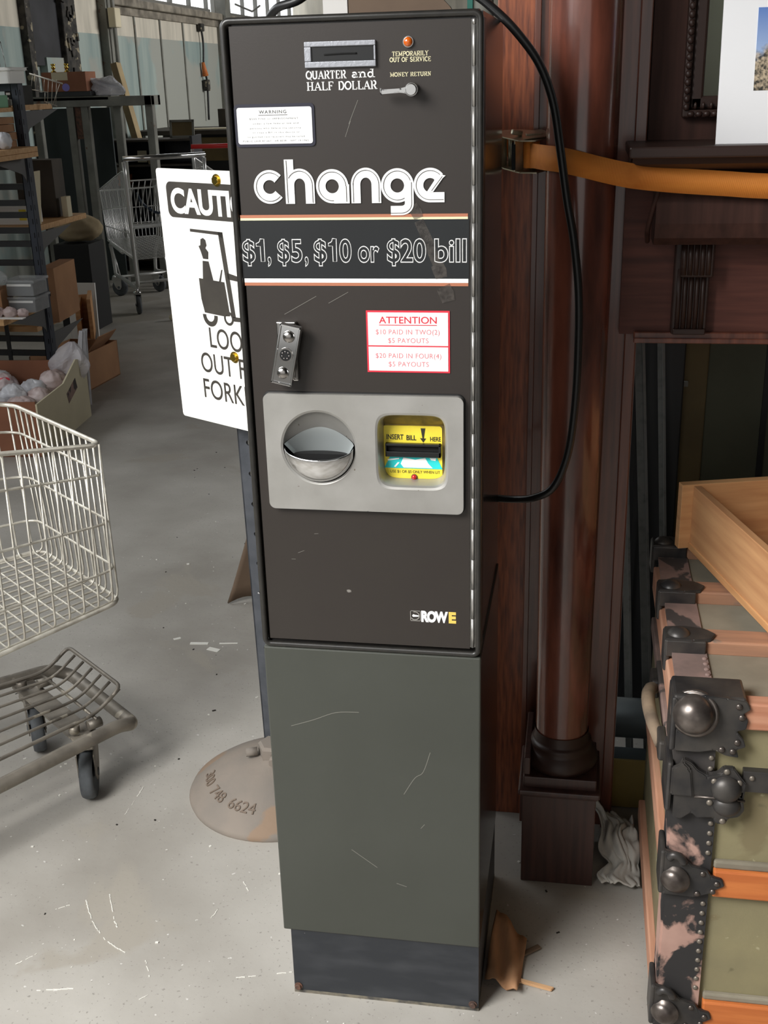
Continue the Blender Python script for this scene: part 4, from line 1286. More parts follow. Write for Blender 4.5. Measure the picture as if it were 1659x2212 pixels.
# ---- matted photograph standing on the shelf
ph = thing('matted_photograph', 'white matted photograph of blue sky over dry brush, standing on the mantel shelf', 'picture', (.632, .388, 1.3225), 0, None, (R(-8), 0, 0))
MB().span((0, -.002, 0), (.36, .002, .46)).build('mat_board', MT['mat_white'], ph)
def photo_mat():
    m = bpy.data.materials.new('photo_print'); m.use_nodes = True
    nt = m.node_tree; b = nt.nodes['Principled BSDF']; b.inputs['Roughness'].default_value = .45
    tc = nt.nodes.new('ShaderNodeTexCoord'); sp = nt.nodes.new('ShaderNodeSeparateXYZ'); nt.links.new(tc.outputs['Object'], sp.inputs[0])
    n1 = nt.nodes.new('ShaderNodeTexNoise'); n1.inputs['Scale'].default_value = 24; n1.inputs['Detail'].default_value = 8; nt.links.new(tc.outputs['Object'], n1.inputs['Vector'])
    n2 = nt.nodes.new('ShaderNodeTexNoise'); n2.inputs['Scale'].default_value = 220; n2.inputs['Detail'].default_value = 4; nt.links.new(tc.outputs['Object'], n2.inputs['Vector'])
    ad = nt.nodes.new('ShaderNodeMath'); ad.operation = 'MULTIPLY_ADD'; ad.inputs[1].default_value = .09; nt.links.new(n1.outputs['Fac'], ad.inputs[0]); nt.links.new(sp.outputs['Z'], ad.inputs[2])
    r = nt.nodes.new('ShaderNodeMapRange'); r.inputs['From Min'].default_value = .170; r.inputs['From Max'].default_value = .180; nt.links.new(ad.outputs[0], r.inputs['Value'])
    sky = nt.nodes.new('ShaderNodeValToRGB'); sky.color_ramp.elements[0].color = C3(srgb(176, 196, 224)); sky.color_ramp.elements[1].color = C3(srgb(70, 112, 186))
    rz = nt.nodes.new('ShaderNodeMapRange'); rz.inputs['From Min'].default_value = .10; rz.inputs['From Max'].default_value = .2; nt.links.new(sp.outputs['Z'], rz.inputs['Value']); nt.links.new(rz.outputs[0], sky.inputs[0])
    br = nt.nodes.new('ShaderNodeValToRGB'); br.color_ramp.elements[0].position = .38; br.color_ramp.elements[0].color = C3(srgb(52, 50, 44)); br.color_ramp.elements[1].position = .62; br.color_ramp.elements[1].color = C3(srgb(190, 172, 146)); nt.links.new(n2.outputs['Fac'], br.inputs[0])
    mx = nt.nodes.new('ShaderNodeMix'); mx.data_type = 'RGBA'; nt.links.new(r.outputs[0], mx.inputs['Factor']); nt.links.new(br.outputs[0], mx.inputs[6]); nt.links.new(sky.outputs[0], mx.inputs[7]); nt.links.new(mx.outputs[2], b.inputs['Base Color'])
    return m
MB().span((.0490, -.0028, .074), (.32, -.0018, .187)).build('print', photo_mat(), ph)

# ---- orange ratchet strap round the mantelpiece
rs = thing('ratchet_strap', 'orange webbing ratchet strap pulled round the mantelpiece column', 'strap')
def strap(name, path, mt, w, par, flips=None):
    P = smooth_path(path, 8)
    me = bpy.data.meshes.new(name); bm = bmesh.new(); uvl = bm.loops.layers.uv.new('UVMap')
    V = []; acc = 0; prev = None
    for i, p in enumerate(P):
        if prev is not None: acc += (p - prev).length
        prev = p
        V.append((bm.verts.new(p + Vector((0, 0, w / 2))), bm.verts.new(p - Vector((0, 0, w / 2))), acc))
    for a, b in zip(V, V[1:]):
        f = bm.faces.new((a[0], b[0], b[1], a[1])); f.smooth = True
        for lp, uv in zip(f.loops, ((a[2] * 6, 0), (b[2] * 6, 0), (b[2] * 6, .2), (a[2] * 6, .2))): lp[uvl].uv = uv
    bm.to_mesh(me); bm.free(); me.materials.append(mt)
    o = bpy.data.objects.new(name, me); COL.objects.link(o); o.parent = par
    return solidify(o, .0018)
strap('webbing', [(.352, .452, 1.3075), (.372, .398, 1.308), (.386, .366, 1.308), (.404, .3515, 1.3065), (.4365, .3455, 1.2995), (.468, .3515, 1.291), (.50, .362, 1.283), (.53, .380, 1.277), (.58, .390, 1.271), (.65, .394, 1.2655), (.72, .396, 1.2605), (.9, .40, 1.254), (1.36, .42, 1.25)], MT['orange_web'], .0365, rs)
strap('webbing', [(.290, .47, 1.316), (.306, .49, 1.318), (.328, .500, 1.316), (.345, .470, 1.312)], MT['orange_web'], .030, rs)
rt = MB()
def plate(P, z, th): rt.prism(P, z - th / 2, z + th / 2, plane='XY', bev=.0006)
up = [(.300, .470), (.312, .452), (.338, .430), (.366, .428), (.380, .442), (.384, .462), (.370, .484), (.340, .492), (.312, .490)]
plate(up, 1.3375, .0022); plate([(a + .002, b + .004) for a, b in up], 1.2865, .0022)
plate([(.346, .430), (.380, .440), (.386, .460), (.372, .482), (.350, .470)], 1.3405, .0018)
rt.box((.362, .452, 1.342), (.026, .008, .004), rot=(0, 0, .25), bev=.001); rt.box((.335, .452, 1.3445), (.020, .007, .008), rot=(0, .3, .7), bev=.002)
body = rt.build('ratchet', MT['zinc'], rs)
_c = Vector((.34, .46, 1.312)); _rm = Euler((R(13), 0, 0)).to_matrix()
body.rotation_euler = (R(13), 0, 0); body.location = _c - _rm @ _c
m = MB()
m.box((.3385, .444, 1.312), (.0165, .0022, .050), rot=(0, 0, .6), bev=.001)
m.box((.3115, .468, 1.312), (.0165, .0022, .052), rot=(0, 0, .7), bev=.001)
m.cyl((.360, .450, 1.287), (.360, .450, 1.338), .006, seg=14); m.cyl((.325, .47, 1.287), (.325, .47, 1.338), .005, seg=12)
m.build('ratchet_handle', MT['zinc'], body)
m = MB(); m.prism([(.3275, .440), (.3335, .437), (.3355, .448), (.3290, .452)], 1.2900, 1.330, plane='XY'); m.build('handle_grip', MT['blk_plastic'], body)
m = MB(); m.cyl((.3585, .4495, 1.2885), (.3585, .4495, 1.3360), .0125, seg=24); m.build('webbing_roll', MT['orange_web'], rs)

# ---- things standing inside the fireplace opening
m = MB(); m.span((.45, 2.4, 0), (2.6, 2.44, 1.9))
tag(m.build('hardboard_sheet', MT['gap_black'] if False else MT['dark_panel']), 'large dark sheet standing far back behind the mantelpiece opening', 'board')
def rail(label, x0, x1, y, w, top, grp='iron rails leaning in the fireplace opening', bright=False, zb=0.0, lean=.10):
    t = thing('iron_rail', label, 'rail', (x1, y, zb), 0, grp)
    m = MB()
    L = top - zb
    m.prism([(-w / 2, 0), (w / 2, 0), (w / 2 + (x0 - x1), L), (-w / 2 + (x0 - x1), L)], 0, .004)
    m.prism([(w / 2 - .005, 0), (w / 2, 0), (w / 2 + (x0 - x1), L), (w / 2 - .005 + (x0 - x1), L)], -.012, .03)
    o = m.build('angle_bar', MT['grate'], t)
    o.rotation_euler = (R(-lean), 0, 0)
    return t
rail('black iron angle rail nearest the column edge in the fireplace opening', .521, .586, .765, .016, 1.03, lean=2)
rail('second black iron rail from the column in the fireplace opening', .550, .628, .80, .020, 1.08, lean=2)
rail('black iron rail furthest from the column, beside the olive panel', .592, .666, .84, .014, 1.12, lean=2)
t = thing('fire_screen', 'black sheet-iron screen standing between the leaning iron rails', 'screen', (.60, .918, 0))
m = MB(); m.span((-.075, 0, 0), (.06, .012, 1.02), bev=.003); m.span((-.03, -.006, .02), (-.02, 0, 1.0)); m.build('sheet', MT['rail_black'], t)
t = thing('olive_panel', 'olive painted panel door standing in the shade behind the trunk', 'panel', (.70, .98, 0))
m = MB(); m.span((0, 0, 0), (.5, .025, 1.10), bev=.003); o = m.build('door_leaf', MT['olive_panel'], t)
m = MB(); m.span((-.046, -.012, 0), (.012, .020, 1.10), bev=.003); plabel(m.build('edge_stile', MT['brown_panel'], t), 'brown edge stile')
m = MB(); m.span((.128, -.006, 0), (.14, .0, 1.08)); m.build('batten', MT['rail_black'], t)
t = thing('pale_batten', 'short pale batten lying level behind the iron rails', 'batten', (.64, .968, 0))
m = MB(); m.span((-.03, -.03, .81), (.03, -.02, .82)); m.tube([(-.02, -.02, .90), (.02, -.02, .885)], .003); m.span((-.002, -.028, 0), (.004, -.022, .81)); m.build('stick', MT['steel_gray'], t)
t = thing('metal_duct', 'dark gray round metal duct lying across the fireplace floor', 'duct', (.45, .695, 0))
m = MB(); m.cyl((0, 0, .155), (.5, 0, .155), .042, seg=24); m.span((.0, -.03, .0525), (.04, .03, .13)); m.span((.42, -.03, .0525), (.46, .03, .13)); m.build('pipe', MT['slate_metal'], t)
t = thing('slate_hearth', 'gray slate hearth slab lying under the metal duct', 'hearth', (.45, .635, 0))
m = MB(); m.span((0, 0, .03), (.6, .11, .052), bev=.003); m.span((0, .01, 0), (.6, .10, .03)); m.build('slab', MT['slate_metal'], t)
tag(MB().box((.565, .608, .051), (.09, .010, .1), rot=(R(-14), 0, 0), bev=.001).build('yellowed_card', MT['yellow_card']), 'yellowed card leaning on the hearth slab behind the rag', 'card')

# ---- crumpled rag
from mathutils import noise as _nz
def rag(u, v):
    x = .520 + .070 * u + .030 * v * (1 - v) - .012 * v
    y = .330 + .170 * v
    q = _nz.noise(Vector((u * 2.2, v * 2.6, 1.3))) * .030 + abs(_nz.noise(Vector((u * 5.5 + v * 2, v * 3.0, 5.1)))) * .026 + _nz.noise(Vector((u * 11, v * 9, 2.2))) * .006
    z = .014 + .045 * v ** 1.6 + q * (.35 + .9 * v)
    x += _nz.noise(Vector((v * 4.5, u * 2.0, 9.0))) * .016
    y += _nz.noise(Vector((u * 4.0, v * 2.0, 3.0))) * .016
    return Vector((min(x, .592), y, max(z, .003)))
t = tag(MB().grid(34, 44, rag).build('gray_rag', MT['cloth']), 'crumpled gray rag on the floor between the column pedestal and the trunk', 'rag')
solidify(t, .003)

# ---- scraps on the floor beside the machine
m = MB(); m.prism([(0, -.004), (.076, -.0055), (.079, .002), (.01, .004)], .001, .006, plane='XY', bev=.0008)
tag(m.build('wood_splinter', MT['splinter'], None, (.362, .080, 0), (0, 0, R(-11))), 'thin pale wood splinter on the floor right of the machine', 'splinter')
m = MB()
m.grid(10, 8, lambda u, v: Vector((.325 + .055 * u + .010 * v, .07 + .12 * v - .03 * u, .004 + .045 * (1 - u) * v + .014 * sin(5 * u + 3 * v) ** 2)))
o = tag(m.build('cardboard_scrap', MT['cardboard'], None), 'torn brown cardboard scrap against the foot of the change machine', 'cardboard')
solidify(o, .003)
m = MB(); m.box((.395, .145, .005), (.045, .010, .004), rot=(0, 0, R(40)), bev=.001)
tag(m.build('bark_chip', MT['brown_board'], None), 'small brown wood chip on the shaded floor near the column pedestal', 'wood chip')

# ================================================================== the steamer trunk
tk = thing('steamer_trunk', 'old steamer trunk with olive canvas, orange slats and black iron corners, front right', 'trunk', (.600, 0, 0))
TL, TW, TH, TS = .68, .57, .590, .482
m = MB()
m.span((.004, .004, .012), (TL - .004, TW - .004, TS - .002), m=MT['canvas'])
body = m.build('body', None, tk)
m = MB()
m.span((.004, .004, TS), (TL - .004, TW - .004, TH - .003), m=MT['canvas']); m.span((.010, .010, TH - .004), (TL - .01, TW - .01, TH), m=MT['canvas_top'])
lid = m.build('lid', None, tk)
# slats
def slat(par, a, b, mt, nm='slat'):
    return MB().span(a, b, bev=.003).build(nm, mt, par)
slat(lid, (.060, -.010, .566), (TL - .06, .016, .608), MT['slat_faded'])
slat(body, (.066, -.010, .278), (TL - .06, .006, .325), MT['slat'])
slat(body, (.068, -.010, .022), (TL - .06, .006, .078), MT['slat'])
slat(body, (.066, -.004, .325), (TL - .06, .006, .338), MT['canvas_top'], 'trim_strip')
slat(body, (.068, -.004, .078), (TL - .06, .006, .090), MT['canvas_top'], 'trim_strip')
for y0 in (.165, .345, .535):
    slat(lid, (.050, y0, TH - .002), (TL - .05, min(TW, y0 + .045), .612), MT['slat_dusty'])
for z0 in (.535, .278, .030):
    slat(lid if z0 > .5 else body, (-.008, .055, z0), (.006, TW - .05, z0 + .045), MT['slat_side'])
slat(body, (-.006, .06, TS - .03), (.006, TW - .05, TS - .004), MT['leather_top'], 'side_band')
# worn leather binding on the edges
m = MB()
m.span((0, -.0035, .014), (.062, .010, TS - .002)); m.span((-.0035, 0, .014), (.006, .052, TS - .002))
bd = m.build('binding', MT['leather'], body)
m = MB()
m.span((0, -.0035, TS), (.054, .010, TH)); m.span((-.0035, 0, TS), (.006, .05, TH))
bl = m.build('binding', mat('black_binding', srgb(52, 49, 48), .7, col2=srgb(80, 74, 70), scale=14), lid)
m = MB(); m.span((0, .002, TH - .002), (.052, TW - .002, TH + .0035)); m.build('top_binding', MT['leather_top'], lid)
# rivets along the binding
def rivets(par, pts, n=(0, -1, 0), r=.0042, mt=None):
    m = None
    first = None
    for p in pts:
        if first is None:
            q = MB().ball((0, 0, 0), r, (1, .6, 1) if n[1] else (1, 1, .6), seg=10)
            first = q.build('rivet', mt or MT['rivet'], par, loc=p)
        else:
            o = first.copy(); COL.objects.link(o); o.parent = par; o.location = p
    return first
rivets(bd, [(.0555, -.004, .100 + .0178 * i) for i in range(10)] + [(.056, -.004, .352 + .0172 * i) for i in range(5)])
rivets(bl, [(.049, -.004, .478 + .018 * i) for i in range(4)])
rv = MB().ball((0, 0, 0), .0042, (1, 1, .6), seg=10).build('rivet', MT['leather_top'], lid, loc=(.047, .060, TH + .004))
for i in range(1, 6):
    o = rv.copy(); COL.objects.link(o); o.parent = lid; o.location = (.047, .060 + .0165 * i, TH + .004)
# iron corner hardware
def corner_cap(par, z, big=False):
    m = MB()
    if big:
        DZ = .014
        m.prism([(-.004, .548), (.008, .590), (.030, .606), (.060, .604), (.088, .600), (.094, .588), (.085, .580), (.092, .570), (.090, .556), (.078, .552), (.088, .540), (.092, .528), (.080, .522), (.084, .510), (.066, .512), (.050, .520), (.030, .515), (-.004, .515)], -.0155, -.008, bev=.001)
        m.span((-.012, -.0155, .515), (-.004, .04, .600), bev=.003); m.span((-.01, -.014, .592), (.088, .045, .6035), bev=.004)
        o = m.build('corner_cap', MT['iron'], par)
        m = MB(); m.lathe([(.034, 0), (.034, .003), (.031, .005), (.0285, .004), (.0285, .010), (.025, .019), (.018, .026), (.009, .030), (0, .031)], seg=32, ax='Y')
        plabel(m.build('corner_knob', MT['iron_bright'], o, loc=(.0195, -.012, .576), rot=(R(-14), 0, R(-16))), 'large rubbed iron knob')
        for p in ((.080, -.0165, .535), (.060, -.0165, .522), (.075, -.0165, .520), (.078, -.0165, .592), (.083, -.0165, .575)):
            MB().ball((0, 0, 0), .0048, (1, .6, 1), seg=12).build('rivet', MT['iron_bright'], o, loc=p)
    else:
        m.prism([(-.006, z - .026), (-.006, z + .052), (.018, z + .046), (.034, z + .028), (.056, z + .022), (.062, z + .012), (.078, z + .008), (.082, z - .004), (.070, z - .012), (.064, z - .018), (.040, z - .028)], -.0145, -.008, bev=.001)
        m.span((-.012, -.014, z - .026), (-.004, .04, z + .05), bev=.003)
        o = m.build('corner_cap', MT['iron'], par)
        m = MB(); m.lathe([(.024, 0), (.023, .004), (.019, .006), (.018, .010), (.013, .014), (.007, .017), (0, .0175)], seg=24, ax='Y')
        m.build('corner_knob', MT['iron_bright'], o, loc=(.010, -.012, z + .002), rot=(0, 0, R(-22)))
        m = MB(); m.tube(smooth_path([(.0, -.016, z + .040), (.006, -.018, z + .048), (.016, -.018, z + .044), (.022, -.017, z + .034)], 4), .006, seg=8); m.build('tab', MT['iron'], o)
        for p in ((.050, -.0155, z + .016), (.071, -.0155, z + .0), (.044, -.0155, z - .020), (.066, -.0155, z - .014)):
            MB().ball((0, 0, 0), .0045, (1, .6, 1), seg=12).build('rivet', MT['iron_bright'], o, loc=p)
    return o
_o = corner_cap(lid, .57, True)
_o.location.z = .014
corner_cap(body, .306)
corner_cap(body, .054)
# lock-side hasp across the lid joint, with its bowls
m = MB()
m.prism([(.000, .478), (.010, .502), (.022, .496), (.030, .486), (.044, .478), (.058, .482), (.066, .492), (.080, .492), (.090, .478), (.098, .468), (.096, .440), (.099, .424), (.092, .412), (.078, .408), (.074, .398), (.062, .398), (.056, .408), (.034, .406), (.026, .414), (.012, .402), (.000, .404)], -.0165, -.006, bev=.0015)
m.span((-.012, -.015, .412), (-.003, .06, .494), bev=.004)
m.prism([(-.006, .445), (-.006, .490), (.010, .500), (.020, .490), (.026, .444)], -.022, -.015, bev=.002)
hp = m.build('hasp', MT['iron'], lid)
hp.location.z = .014
m = MB(); m.ball((.071, -.016, .458), .0215, (1, .75, 1.0), seg=24); m.build('hasp_dome', MT['iron'], hp)
m = MB(); m.ball((.074, -.016, .430), .0205, (.95, .6, .8), seg=24); m.build('hasp_dome', MT['iron'], hp)
m = MB(); m.tube([(.028, -.017, .4425), (.056, -.017, .4425), (.098, -.017, .4405)], .0018, seg=6); m.build('hasp_edge', MT['iron_bright'], hp)
for p in ((.054, -.017, .470), (.088, -.017, .470), (.070, -.017, .487), (.088, -.017, .452), (.050, -.017, .434), (.089, -.017, .430), (.070, -.017, .404)):
    MB().ball((0, 0, 0), .0048, (1, .6, 1), seg=12).build('rivet', MT['rivet'], hp, loc=p)
m = MB(); m.span((.094, -.008, .464), (TL - .1, .006, .498), bev=.001)
bnd = m.build('iron_band', MT['iron'], lid)
rivets(bnd, [(.106, -.009, .488), (.150, -.009, .482)])
m = MB(); m.lathe([(.040, 0), (.038, .006), (.028, .010), (.0, .012)], seg=24, ax='Y'); o = m.build('lock_plate', MT['iron'], lid, loc=(.172, -.006, .454))
rivets(o, [(-.022, -.009, .004), (-.020, -.009, -.014)], mt=MT['rivet'])
# side handle: cracked leather strap in iron loops
m = MB()
m.tube(smooth_path([(-.010, .12, .455), (-.022, .16, .470), (-.026, .21, .474), (-.022, .26, .468), (-.010, .30, .452)], 6), .011, seg=8)
hdl = m.build('side_handle', MT['old_leather'], body)
for (y, z) in ((.11, .462), (.31, .455)): MB().box((-.01, y, z), (.014, .05, .034), bev=.004).build('handle_loop', MT['iron'], hdl)
# rear top corners and the caps of the top slats
for y in (.172, .350, .545):
    m = MB(); m.prism([(-.010, y - .012), (.030, y - .014), (.058, y - .006), (.066, y + .012), (.052, y + .028), (.020, y + .036), (-.010, y + .030)], .610, .6165, plane='XY', bev=.001)
    m.ball((.010, y + .008, .613), .018, (1, 1, .7), seg=16); m.span((-.012, y - .012, .560), (-.003, y + .032, .614), bev=.003); m.span((-.01, y - .014, .586), (.05, y - .006, .614), bev=.002)
    m.build('slat_cap', MT['iron'], lid)
m = MB(); m.span((TL - .06, -.0125, 0.012), (TL + .01, .04, .612), bev=.004); m.build('far_corner', MT['iron'], body)
for (x, y) in ((.04, .04), (TL - .04, .04), (.04, TW - .04), (TL - .04, TW - .04)):
    MB().cyl((x, y, 0), (x, y, .014), .018, seg=16).build('foot', MT['iron'], body)

# ---- pine drawer lying on the trunk lid
dw = thing('open_pine_box', 'empty unfinished pine drawer resting on the trunk lid', 'drawer', (.633, .518, .6172), R(16))
def bev(a, b, nm, mt): return MB().span(a, b, bev=.0012).build(nm, mt, dw)
plabel(bev((0, 0, 0), (.46, .019, .122), 'front_board', MT['pine']), 'overhanging front board')
bev((.0205, -.50, .0), (.0345, 0, .119), 'side_board', MT['pine_y'])
bev((.4255, -.50, .0), (.4395, 0, .119), 'side_board', MT['pine_y'])
bev((.0345, -.50, .0), (.4255, -.486, .11), 'back_board', MT['pine_y'])
bev((.0345, -.486, .010), (.4255, 0, .016), 'bottom_panel', MT['pine_y'])
bev((.018, -.50, -.001), (.030, -.001, .012), 'runner', MT['pine'])

# ================================================================== double-sided gondola shelving on the left
gd = thing('shelving_unit', 'blue-black steel gondola shelving with wooden boards at the left edge', 'shelving', (-2.045, 3.6, 0))
def post(x):
    m = MB()
    for (a, b, c, d) in ((-.036, -.020, .0, .004), (-.036, .016, .0, .004)):
        pass
    m.span((x - .036, -.024, 0), (x - .001, -.021, 1.452)); m.span((x - .003, -.024, 0), (x, .024, 1.452)); m.span((x - .036, -.024, 0), (x - .033, .024, 1.452)); m.span((x - .036, .021, 0), (x - .001, .024, 1.452))
    m.span((x - .034, -.02, 0), (x - .004, .02, .03))
    q, m = m, MB()
    for f_ in q.bm.faces: f_.material_index = 0
    q.mats.append(MT['upright']); m = q
    z = .10
    while z < 1.42:
        m.span((x - .014, -.0245, z), (x - .010, -.0238, z + .024), m=MT['hole']); m.span((x, -.012, z), (x + .0005, -.008, z + .024), m=MT['hole']); z += .062
    m.build('upright', None, gd)
for x in (0, -.95): post(x)
m = MB(); m.span((-.95, -.022, 1.42), (-.03, .022, 1.452), bev=.002); plabel(m.build('top_rail', MT['upright'], gd), 'blue-gray top rail')
for z in (1.10, 1.012, .94, .886, .816, .755, .668, .307, .238, .145):
    m = MB(); m.span((-.95, -.012, z - .015), (-.03, .006, z + .012)); m.build('cross_rail', MT['rail_black'], gd)
m = MB(); m.span((-.235, -.016, 0.02), (-.215, -.010, .45)); m.build('mid_strut', MT['rail_black'], gd)
def brd(x0, x1, y0, y1, z, th, nm='shelf_board'):
    b = MB().span((x0, y0, z), (x1, y1, z + th), bev=.0015).build(nm, MT['board'], gd)
    return b
brd(-.95, -.015, -.42, -.03, .452, .026)
brd(-.95, .060, -.40, -.03, 1.165, .022); brd(-.95, .060, -.40, -.03, 1.143, .021)
brd(-.95, -.03, -.30, -.03, 1.335, .018)
brd(-.95, -.07, .03, .45, 1.335, .024)
brd(-.95, -.035, .03, .62, .800, .026)
brd(-.95, -.09, .03, .40, .330, .024)
def brk(x, y0, y1, z):
    m = MB(); m.prism([(y0, z), (y1, z), (y0 + (y1 - y0) * .12, z - .075), (y0, z - .11)], x - .002, x + .002, plane='YZ'); m.build('bracket', MT['bracket_gray'], gd)
for x in (-.012, -.93):
    for z in (.452, 1.143): brk(x, -.024, -.36, z)
    for z in (1.335, .800, .330): brk(x, .024, .38, z)
m = MB(); m.span((-.036, -.20, 0), (-.002, .09, .028), bev=.003); m.span((-.986, -.20, 0), (-.952, .09, .028), bev=.003); m.build('base_leg', MT['rail_black'], gd)

GX, GY = -2.045, 3.6
def solo(mb, name, mt, label, cat, group=None, **k):
    return tag(mb.build(name, mt, None, **k), label, cat, group)
def carton(name, label, cat, c, d, rz, mt, open_top=True, th=.006, group=None, inner=None):
    t = thing(name, label, cat, c, rz, group)
    x, y, h = d
    m = MB()
    m.span((-x / 2, -y / 2, 0), (x / 2, y / 2, th))
    m.span((-x / 2, -y / 2, 0), (x / 2, -y / 2 + th, h)); m.span((-x / 2, y / 2 - th, 0), (x / 2, y / 2, h)); m.span((-x / 2, -y / 2, 0), (-x / 2 + th, y / 2, h)); m.span((x / 2 - th, -y / 2, 0), (x / 2, y / 2, h))
    if not open_top: m.span((-x / 2, -y / 2, h - th), (x / 2, y / 2, h))
    m.build('walls', mt, t)
    return t
def crumple(c, r, seed, sc=(1, 1, 1), amp=.28, n=18):
    rr = random.Random(seed)
    off = Vector((rr.uniform(0, 50), rr.uniform(0, 50), rr.uniform(0, 50)))
    def f(u, v):
        a, b = 2 * pi * u, pi * (v - .5)
        d = Vector((cos(a) * cos(b), sin(a) * cos(b), sin(b)))
        k = 1 - amp * .9 * (abs(_nz.noise(d * 1.7 + off)) * 1.1 + abs(_nz.noise(d * 4.0 + off)) * .55) + amp * .25 * _nz.noise(d * 1.1 + off * 2)
        z = d.z * sc[2] * k * r
        return Vector((c[0] + d.x * sc[0] * r * k, c[1] + d.y * sc[1] * r * k, c[2] + max(z, -sc[2] * r * .8)))
    return MB().grid(n * 2, n + 1, f, closed_u=True, smooth=True)
# goods on the gondola
t = thing('white_tub', 'white plastic tub with rim on top of the shelving frame', 'tub', (GX - .03, GY - .035, 1.452))
m = MB(); m.prism(rrect(-.32, -.075, .045, .075, .02), 0, .055, plane='XY'); tb = m.build('body', MT['tub'], t)
m = MB(); m.prism(rrect(-.33, -.085, .055, .085, .02), .052, .066, plane='XY', bev=.002); m.build('rim', MT['tub'], t)
t = thing('wire_stand', 'small chrome wire display stand on the white tub', 'stand', (GX - .09, GY - .02, 1.518))
m = MB()
for x in (-.05, -.03, .015, .035): m.tube([(x * 1.3, 0, 0), (x, .0, .105)], .0014, seg=6)
m.tube([(-.05, 0, .105), (.035, 0, .105)], .003, seg=6); m.build('wires', MT['chrome_worn'], t)
MB().ball((0, 0, .022), .012, (1.6, 1, 1), seg=12).build('knob', MT['chrome'], t)
solo(MB().span((-2.35, 3.42, 1.353), (-2.085, 3.55, 1.405), bev=.004), 'green_tray', MT['green_glass'], 'translucent green plastic tray on the upper shelf board', 'tray')
for i, (dx, h) in enumerate(((0, .030), (.004, .034), (-.003, .034), (.0, .030))):
    z = 1.1875 + sum((.030, .034, .034, .030)[:i])
    t = thing('flat_carton', ['lowest flat brown carton of the stack on the wooden shelf', 'second flat brown carton from the bottom of the shelf stack', 'third flat brown carton of the shelf stack, with purple stickers', 'topmost flat brown carton of the shelf stack'][i], 'carton', (-2.22 + dx, 3.46, z), 0, 'flat cartons stacked on the shelf')
    MB().span((-.16, -.10, 0), (.145, .10, h - .002), bev=.001).build('box', MT['cardboard'], t)
    if i in (1, 2):
        m = MB(); m.prism([(.09 + .032 * cos(R(q)), h * .5 + (h * .48) * sin(R(q))) for q in range(0, 360, 15)], -.1012, -.1002); m.build('sticker', MT['purple'], t)
solo(crumple((-2.13, 3.31, 1.221), .075, 4, (1.15, .7, .55)), 'milky_bag', MT['poly_white'], 'milky crumpled plastic bag on the front wooden shelf', 'bag')
solo(crumple((-2.02, 3.33, 1.222), .05, 9, (.8, .7, .85)), 'milky_bag', MT['poly_white'], 'small milky plastic bag at the right end of the front shelf', 'bag')
t = thing('black_carton', 'small black carton with white print standing on the rear top board', 'carton', (-2.125 - .06, 3.86, 1.359))
MB().span((-.045, -.05, 0), (.045, .05, .085), bev=.001).build('box', MT['blk_plastic'], t)
m = MB()
for k, z in enumerate((.012, .026, .045, .066)): m.span((-.038, -.0512, z), (-.038 + (.014, .01, .02, .012)[k], -.0502, z + (.006, .008, .01, .006)[k]))
m.build('print', MT['print_white'], t)
t = thing('wire_rack', 'tilted pale wire letter rack leaning beside the white tub', 'rack', (-2.10, 3.93, 1.359), 0, None, (0, R(10), 0))
m = MB()
m.tube([(-.075, 0, .125), (.09, 0, .105)], .004, seg=6)
for i in range(7): m.tube([(-.06 + .02 * i, 0, .118), (-.07 + .021 * i, .01, .055 if i < 4 else .0)], .0014, seg=5)
m.tube([(.045, .0, .0), (.075, .0, .10)], .0016); m.tube([(-.07, .01, .055), (.015, .01, .055)], .002); m.tube([(.0, .01, .012), (.062, .01, .0)], .002); m.tube([(.0, .01, .055), (.0, .01, .008)], .0016)
m.build('wires', MT['cart_zinc'], t)
for z, lab in ((.4785, 'lower clear tub of black bristles on the low shelf'), (.553, 'upper clear tub of black bristles on the low shelf')):
    t = thing('clear_tub', lab, 'tub', (-2.045, 3.42, z), 0, 'clear tubs on the low shelf')
    m = MB(); m.span((-.072, -.07, 0), (.060, .07, .060), bev=.004); m.build('walls', MT['clear'], t)
    m = MB(); m.span((-.080, -.078, .060), (.068, .078, .072), bev=.003); m.build('lid', MT['clear'], t)
    m = MB(); m.span((-.066, -.066, .003), (.056, .066, .050)); m.build('bristles', MT['black_goods'], t)
    m = MB(); m.span((-.066, -.0715, .045), (.05, -.0705, .055)); m.build('label', MT['print_white'], t)
solo(MB().box((-2.20, 3.34, .535), (.17, .14, .115), rot=(0, 0, .1), bev=.002), 'tan_carton', MT['cardboard'], 'tan carton under the labelled bag on the low shelf', 'carton')
t = thing('labelled_bag', 'clear bag with a white paper label lying on the tan carton', 'bag', (-2.165, 3.32, .593))
crumple((0, 0, .045), .075, 21, (1, .7, .62)).build('bag', MT['clear'], t)
m = MB(); m.grid(6, 6, lambda u, v: Vector((-.07 + .11 * u + .02 * v, -.060 + .03 * u * 0 + .015 * v, .005 + .085 * v - .035 * u))); m.build('label', MT['paper'], t)
for i, (x, y, r) in enumerate(((-2.12, 3.245, .036), (-2.06, 3.25, .034), (-2.005, 3.26, .028))):
    solo(crumple((x, y, .4785 + r * .62), r, 30 + i, (1.1, .8, .78)), 'bagged_parts', MT['poly_pink'], ['pinkish bag of small parts at the left on the low shelf', 'pinkish bag of small parts in the middle of the low shelf', 'pinkish bag of small parts nearest the shelf end'][i], 'bag', 'bags of parts on the low shelf')
solo(MB().span((-2.30, 3.20, .4785), (-1.98, 3.235, .482)), 'paper_sheet', MT['paper'], 'white paper sheet along the front of the low shelf', 'paper')
